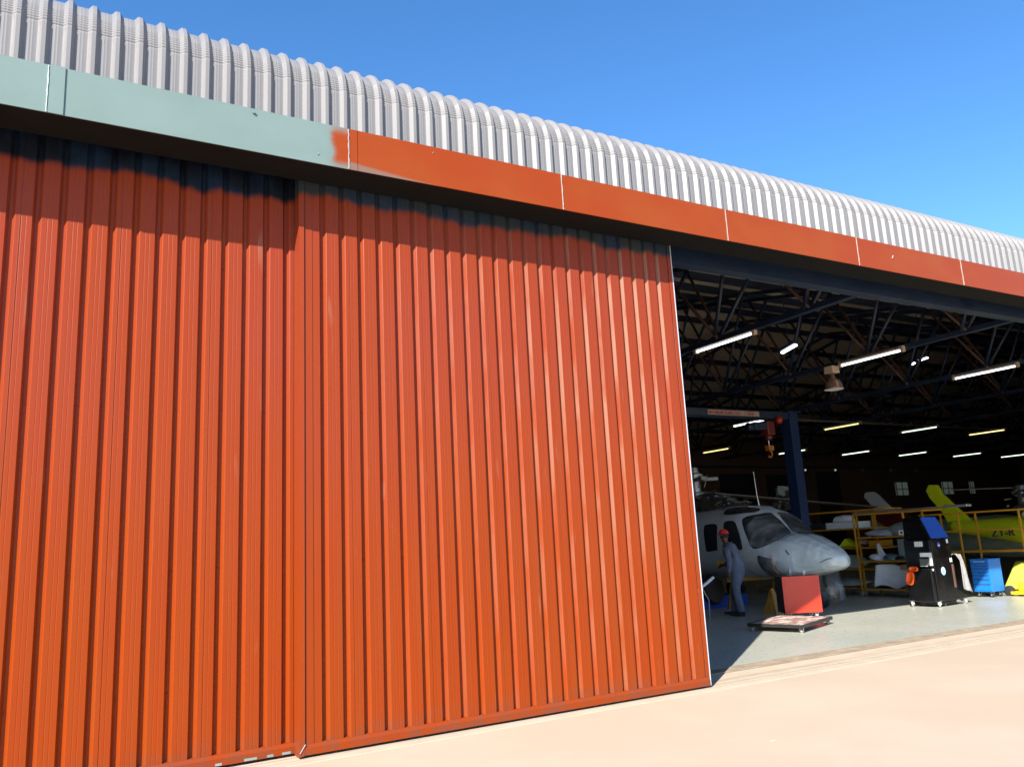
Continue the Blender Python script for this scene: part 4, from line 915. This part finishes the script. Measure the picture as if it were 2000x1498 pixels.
# ---- things under and around the white helicopter
t = thing('wet_floor_sign', 'small yellow A-shaped floor sign left of the red cabinet', 'floor sign', (12.85, 12.15, 0))
for sgn in (-1, 1):
    m = MB(); m.hexa([(12.70, 12.1+sgn*.16, 0), (12.97, 12.1+sgn*.16, 0), (12.97, 12.12+sgn*.16, 0), (12.70, 12.12+sgn*.16, 0)], [(12.79, 12.1+sgn*.01, .5), (12.86, 12.1+sgn*.01, .5), (12.86, 12.12+sgn*.01, .5), (12.79, 12.12+sgn*.01, .5)]); build(m, 'panel', M_yellow, t)
t = thing('tow_bar', 'orange tow bar lying low beside the wrapped nose wheel', 'tow bar', (15.9, 13.4, 0))
m = MB(); m.tube([(14.4, 12.45, .2), (16.2, 13.5, .16)], .032, 8); build(m, 'bar', simple('orange_bar', (.42, .17, .03), .45), t)
m = MB(); m.box(16.15, 16.42, 13.45, 13.62, .10, .24); m.lathe((16.3, 13.42, .06), [(.03, 0), (.06, .01), (.06, .04), (.03, .05)], 12, 'Y'); build(m, 'head', simple('orange_bar2', (.42, .17, .03), .45), t, bevel=.02)
t = thing('work_trestle', 'low ochre yellow trestle under the belly of the white helicopter', 'trestle', (14.0, 13.9, 0))
m = MB(); m.beam((13.2, 13.75, .62), (14.9, 13.6, .62), .1, .08); build(m, 'top_beam', simple('ochre', (.35, .18, .02), .5), t)
for x in (13.35, 14.65):
    m = MB(); m.beam((x, 13.5, 0), (x, 13.68, .6), .05, .05); m.beam((x, 13.9, 0), (x, 13.72, .6), .05, .05); build(m, 'leg', bpy.data.materials['ochre'], t)
boxobj('drip_tray', 'wide bright blue drip tray on the floor under the helicopter', 'tray', M_tarp, 12.85, 14.3, 14.25, 14.8, 0.0, .26)
m = MB(); m.lathe((13.25, 14.15, .42), [(.02, 0), (.30, .02), (.33, .12), (.3, .3), (.05, .33)], 24, (Vector((0, .3, .95)), Vector((.9, 0, .1)), Vector((0, 1, -.2)).normalized())); tag(build(m, 'hose_reel', simple('dark_rust', (.035, .02, .016), .6), loc=(13.25, 14.3, .4)), 'big dark round reel on the blue tray under the helicopter door', 'reel')
t = thing('aluminium_strut', 'leaning aluminium strut at the edge of the orange door', 'strut', (11.5, 12.6, 0))
m = MB(); m.beam((11.30, 12.6, .55), (11.70, 12.6, .75), .04, .05); m.tube([(11.70, 12.6, .75), (11.76, 12.6, .78)], .03, 8); build(m, 'arm', M_white, t)
m = MB(); m.beam((11.42, 12.6, .62), (11.60, 12.62, .36), .016, .016); m.beam((11.34, 12.6, .56), (11.28, 12.6, 0), .03, .03); m.beam((11.60, 12.62, .36), (11.62, 12.66, 0), .02, .02); build(m, 'leg', M_steel, t)
# ------------------------------------------------------------------ person
def skinned(name, joints, bones, mat, parent, root=0, sub=2, loc=None):
    o0 = rootloc(parent) if parent is not None else Vector(loc)
    me = bpy.data.meshes.new(name); me.from_pydata([tuple(Vector(j[0])-o0) for j in joints], bones, [])
    ob = bpy.data.objects.new(name, me); C.objects.link(ob)
    if parent is not None: ob.parent = parent
    else: ob.location = o0
    me.materials.append(mat)
    md = ob.modifiers.new('skin', 'SKIN'); md.use_smooth_shade = True
    if not me.skin_vertices: me.attributes.new('skin', 'FLOAT', 'POINT')
    sv = me.skin_vertices[0].data
    for i, j in enumerate(joints):
        r = j[1]; sv[i].radius = r if isinstance(r, tuple) else (r, r); sv[i].use_root = (i == root)
    sd = ob.modifiers.new('sub', 'SUBSURF'); sd.levels = sub; sd.render_levels = sub
    return ob
PO = Vector((12.28, 12.45, 0)); PF = Vector((-.35, .94, 0)).normalized(); PS = Vector((PF.y, -PF.x, 0))
def pp(a, b, z): return tuple(PO+PF*a+PS*b+Vector((0, 0, z)))
body_j = [(pp(-.02, 0, .93), (.13, .10)), (pp(.03, 0, 1.12), (.13, .10)), (pp(.10, 0, 1.30), (.15, .10)), (pp(.145, 0, 1.385), (.09, .07)), (pp(.18, 0, 1.44), .05), (pp(.205, 0, 1.50), (.065, .075)), (pp(.215, 0, 1.58), (.075, .09)), (pp(.215, 0, 1.64), (.06, .07)),
    (pp(.11, -.17, 1.35), .055), (pp(.03, -.24, 1.10), .04), (pp(.05, -.27, .86), .028), (pp(.06, -.27, .79), (.02, .04)),
    (pp(.13, .17, 1.35), .055), (pp(.16, .25, 1.10), .04), (pp(.40, .24, .98), .028), (pp(.46, .235, .98), (.02, .035)),
    (pp(-.02, -.10, .88), .08), (pp(.02, -.11, .50), .055), (pp(-.06, -.11, .10), .04), (pp(-.05, -.11, .05), .04), (pp(.12, -.12, .035), .035),
    (pp(-.02, .10, .88), .08), (pp(.16, .11, .50), .055), (pp(.17, .11, .10), .04), (pp(.17, .11, .05), .04), (pp(.33, .12, .035), .035)]
body_b = [(0, 1), (1, 2), (2, 3), (3, 4), (4, 5), (5, 6), (6, 7), (2, 8), (8, 9), (9, 10), (10, 11), (2, 12), (12, 13), (13, 14), (14, 15), (0, 16), (16, 17), (17, 18), (18, 19), (19, 20), (0, 21), (21, 22), (22, 23), (23, 24), (24, 25)]
def fingers(j, b, base, wrist, down, across, side):
    w = Vector(j[wrist][0])
    for k, L in enumerate((.068, .078, .073, .058)):
        s0 = w+across*(.028-.019*k)+down*.02; i = len(j)
        j.append((tuple(s0), .0085)); j.append((tuple(s0+down*L*.5+side*.006), .008)); j.append((tuple(s0+down*L*.9+side*.028), .0065)); b += [(wrist, i), (i, i+1), (i+1, i+2)]
    i = len(j); j.append((tuple(w+across*.038-down*.005), .010)); j.append((tuple(w+across*.055+down*.035+side*.01), .008)); b += [(wrist, i), (i, i+1)]
fingers(body_j, body_b, 10, 11, Vector((0, 0, -1)), PF*1.0, PS*1.0)
fingers(body_j, body_b, 14, 15, PF*.8+Vector((0, 0, -.4)), Vector((0, 0, 1)), PS*1.0)
PE = skinned('person', body_j, body_b, M_skin, None, 0, 1, loc=PO)
tag(PE, 'person in grey-blue overalls and red cap wiping the white helicopter side', 'person')
cl_j = [(pp(-.02, 0, .93), (.20, .16)), (pp(.02, 0, 1.10), (.19, .15)), (pp(.09, 0, 1.28), (.205, .155)), (pp(.14, 0, 1.39), (.11, .09)), (pp(.165, 0, 1.43), (.07, .065)),
    (pp(.105, -.18, 1.34), .085), (pp(.035, -.245, 1.10), .066), (pp(.05, -.27, .90), .05), (pp(.052, -.27, .865), .044),
    (pp(.125, .18, 1.34), .085), (pp(.16, .25, 1.10), .066), (pp(.36, .24, .995), .05), (pp(.385, .24, .985), .044),
    (pp(-.02, -.105, .86), .12), (pp(.02, -.11, .50), .09), (pp(-.05, -.11, .14), .085), (pp(-.05, -.11, .07), .09),
    (pp(-.02, .105, .86), .12), (pp(.15, .11, .50), .09), (pp(.17, .11, .14), .085), (pp(.17, .11, .07), .09)]
cl_b = [(0, 1), (1, 2), (2, 3), (3, 4), (2, 5), (5, 6), (6, 7), (7, 8), (2, 9), (9, 10), (10, 11), (11, 12), (0, 13), (13, 14), (14, 15), (15, 16), (0, 17), (17, 18), (18, 19), (19, 20)]
skinned('overalls', cl_j, cl_b, M_cloth, PE, 0, 2)
for s, a in ((-.11, -.05), (.11, .17)):
    m = MB(); c = Vector(pp(a+.09, s, .0)); f = lambda u, v, c=c: tuple(c+PF*((v-.5)*.30)+PS*(.05*math.cos(2*math.pi*u)*(1-.35*abs(2*v-1)**3))+Vector((0, 0, .045+.045*math.sin(2*math.pi*u)*(1-.4*v))))
    m.grid(f, 17, 9); build(m, 'boot', M_blackm, PE, smooth=True)
# cap with peak, hair, face details
hc = Vector(pp(.212, 0, 1.60)); up = (Vector((0, 0, 1))+PF*.10).normalized()
m = MB()
def capf(u, v):
    a = 2*math.pi*u; t = v*math.pi/2
    return tuple(hc+up*.025+PF*(.105*math.cos(a)*math.cos(t)-.005)+PS*(.086*math.sin(a)*math.cos(t))+up*(.095*math.sin(t)))
m.grid(capf, 29, 9)
def peak(u, v): a = (u-.5)*2.2; return tuple(hc+up*(.028-.02*v*v)+PF*((.095+.075*v)*math.cos(a))+PS*(.085*math.sin(a)))
m.grid(peak, 11, 5); o = build(m, 'cap', M_cap, PE, smooth=True); o.modifiers.new('t', 'SOLIDIFY').thickness = .004
m = MB(); m.grid(lambda u, v: tuple(hc+PF*(.088*math.cos((u*1.3+.35)*math.pi)-.008)+PS*(.083*math.sin((u*1.3+.35)*math.pi))+up*(.03-.085*v)), 17, 6); o = build(m, 'hair', M_hair, PE, smooth=True); o.modifiers.new('t', 'SOLIDIFY').thickness = .006
m = MB(); m.lathe(tuple(hc+PF*.088-up*.012), [(.004, 0), (.016, -.035), (.006, -.045)], 8, (PF, PS, up)); m.lathe(tuple(hc+PF*.02+PS*.082-up*.01), [(.02, -.03), (.026, 0), (.02, .03)], 8, (PF, PS*.3, up)); m.lathe(tuple(hc+PF*.0-PS*.080-up*.01), [(.012, -.03), (.026, 0), (.012, .03)], 8, (PF, PS*.3, up)); build(m, 'face_features', M_skin, PE, smooth=True)
m = MB()
for s in (-.03, .03): m.lathe(tuple(hc+PF*.079+PS*s+up*.002), [(.003, -.006), (.009, 0), (.003, .006)], 8, (PF, PS, up))
m.lathe(tuple(hc+PF*.078-up*.062), [(.004, -.006), (.02, 0), (.004, .004)], 8, (PF*.4, PS, up)); build(m, 'eyes_and_mouth', M_hair, PE)
m = MB(); m.hexa([pp(.44, .30, .93), pp(.58, .30, .96), pp(.58, .33, .96), pp(.44, .33, .93)], [pp(.42, .28, 1.06), pp(.57, .29, 1.09), pp(.57, .32, 1.09), pp(.42, .31, 1.06)])
tag(build(m, 'wiping_cloth', M_glove, loc=pp(.5, .3, .95), bevel=.01), 'folded yellow cloth in the hand of the person with the red cap', 'cloth')
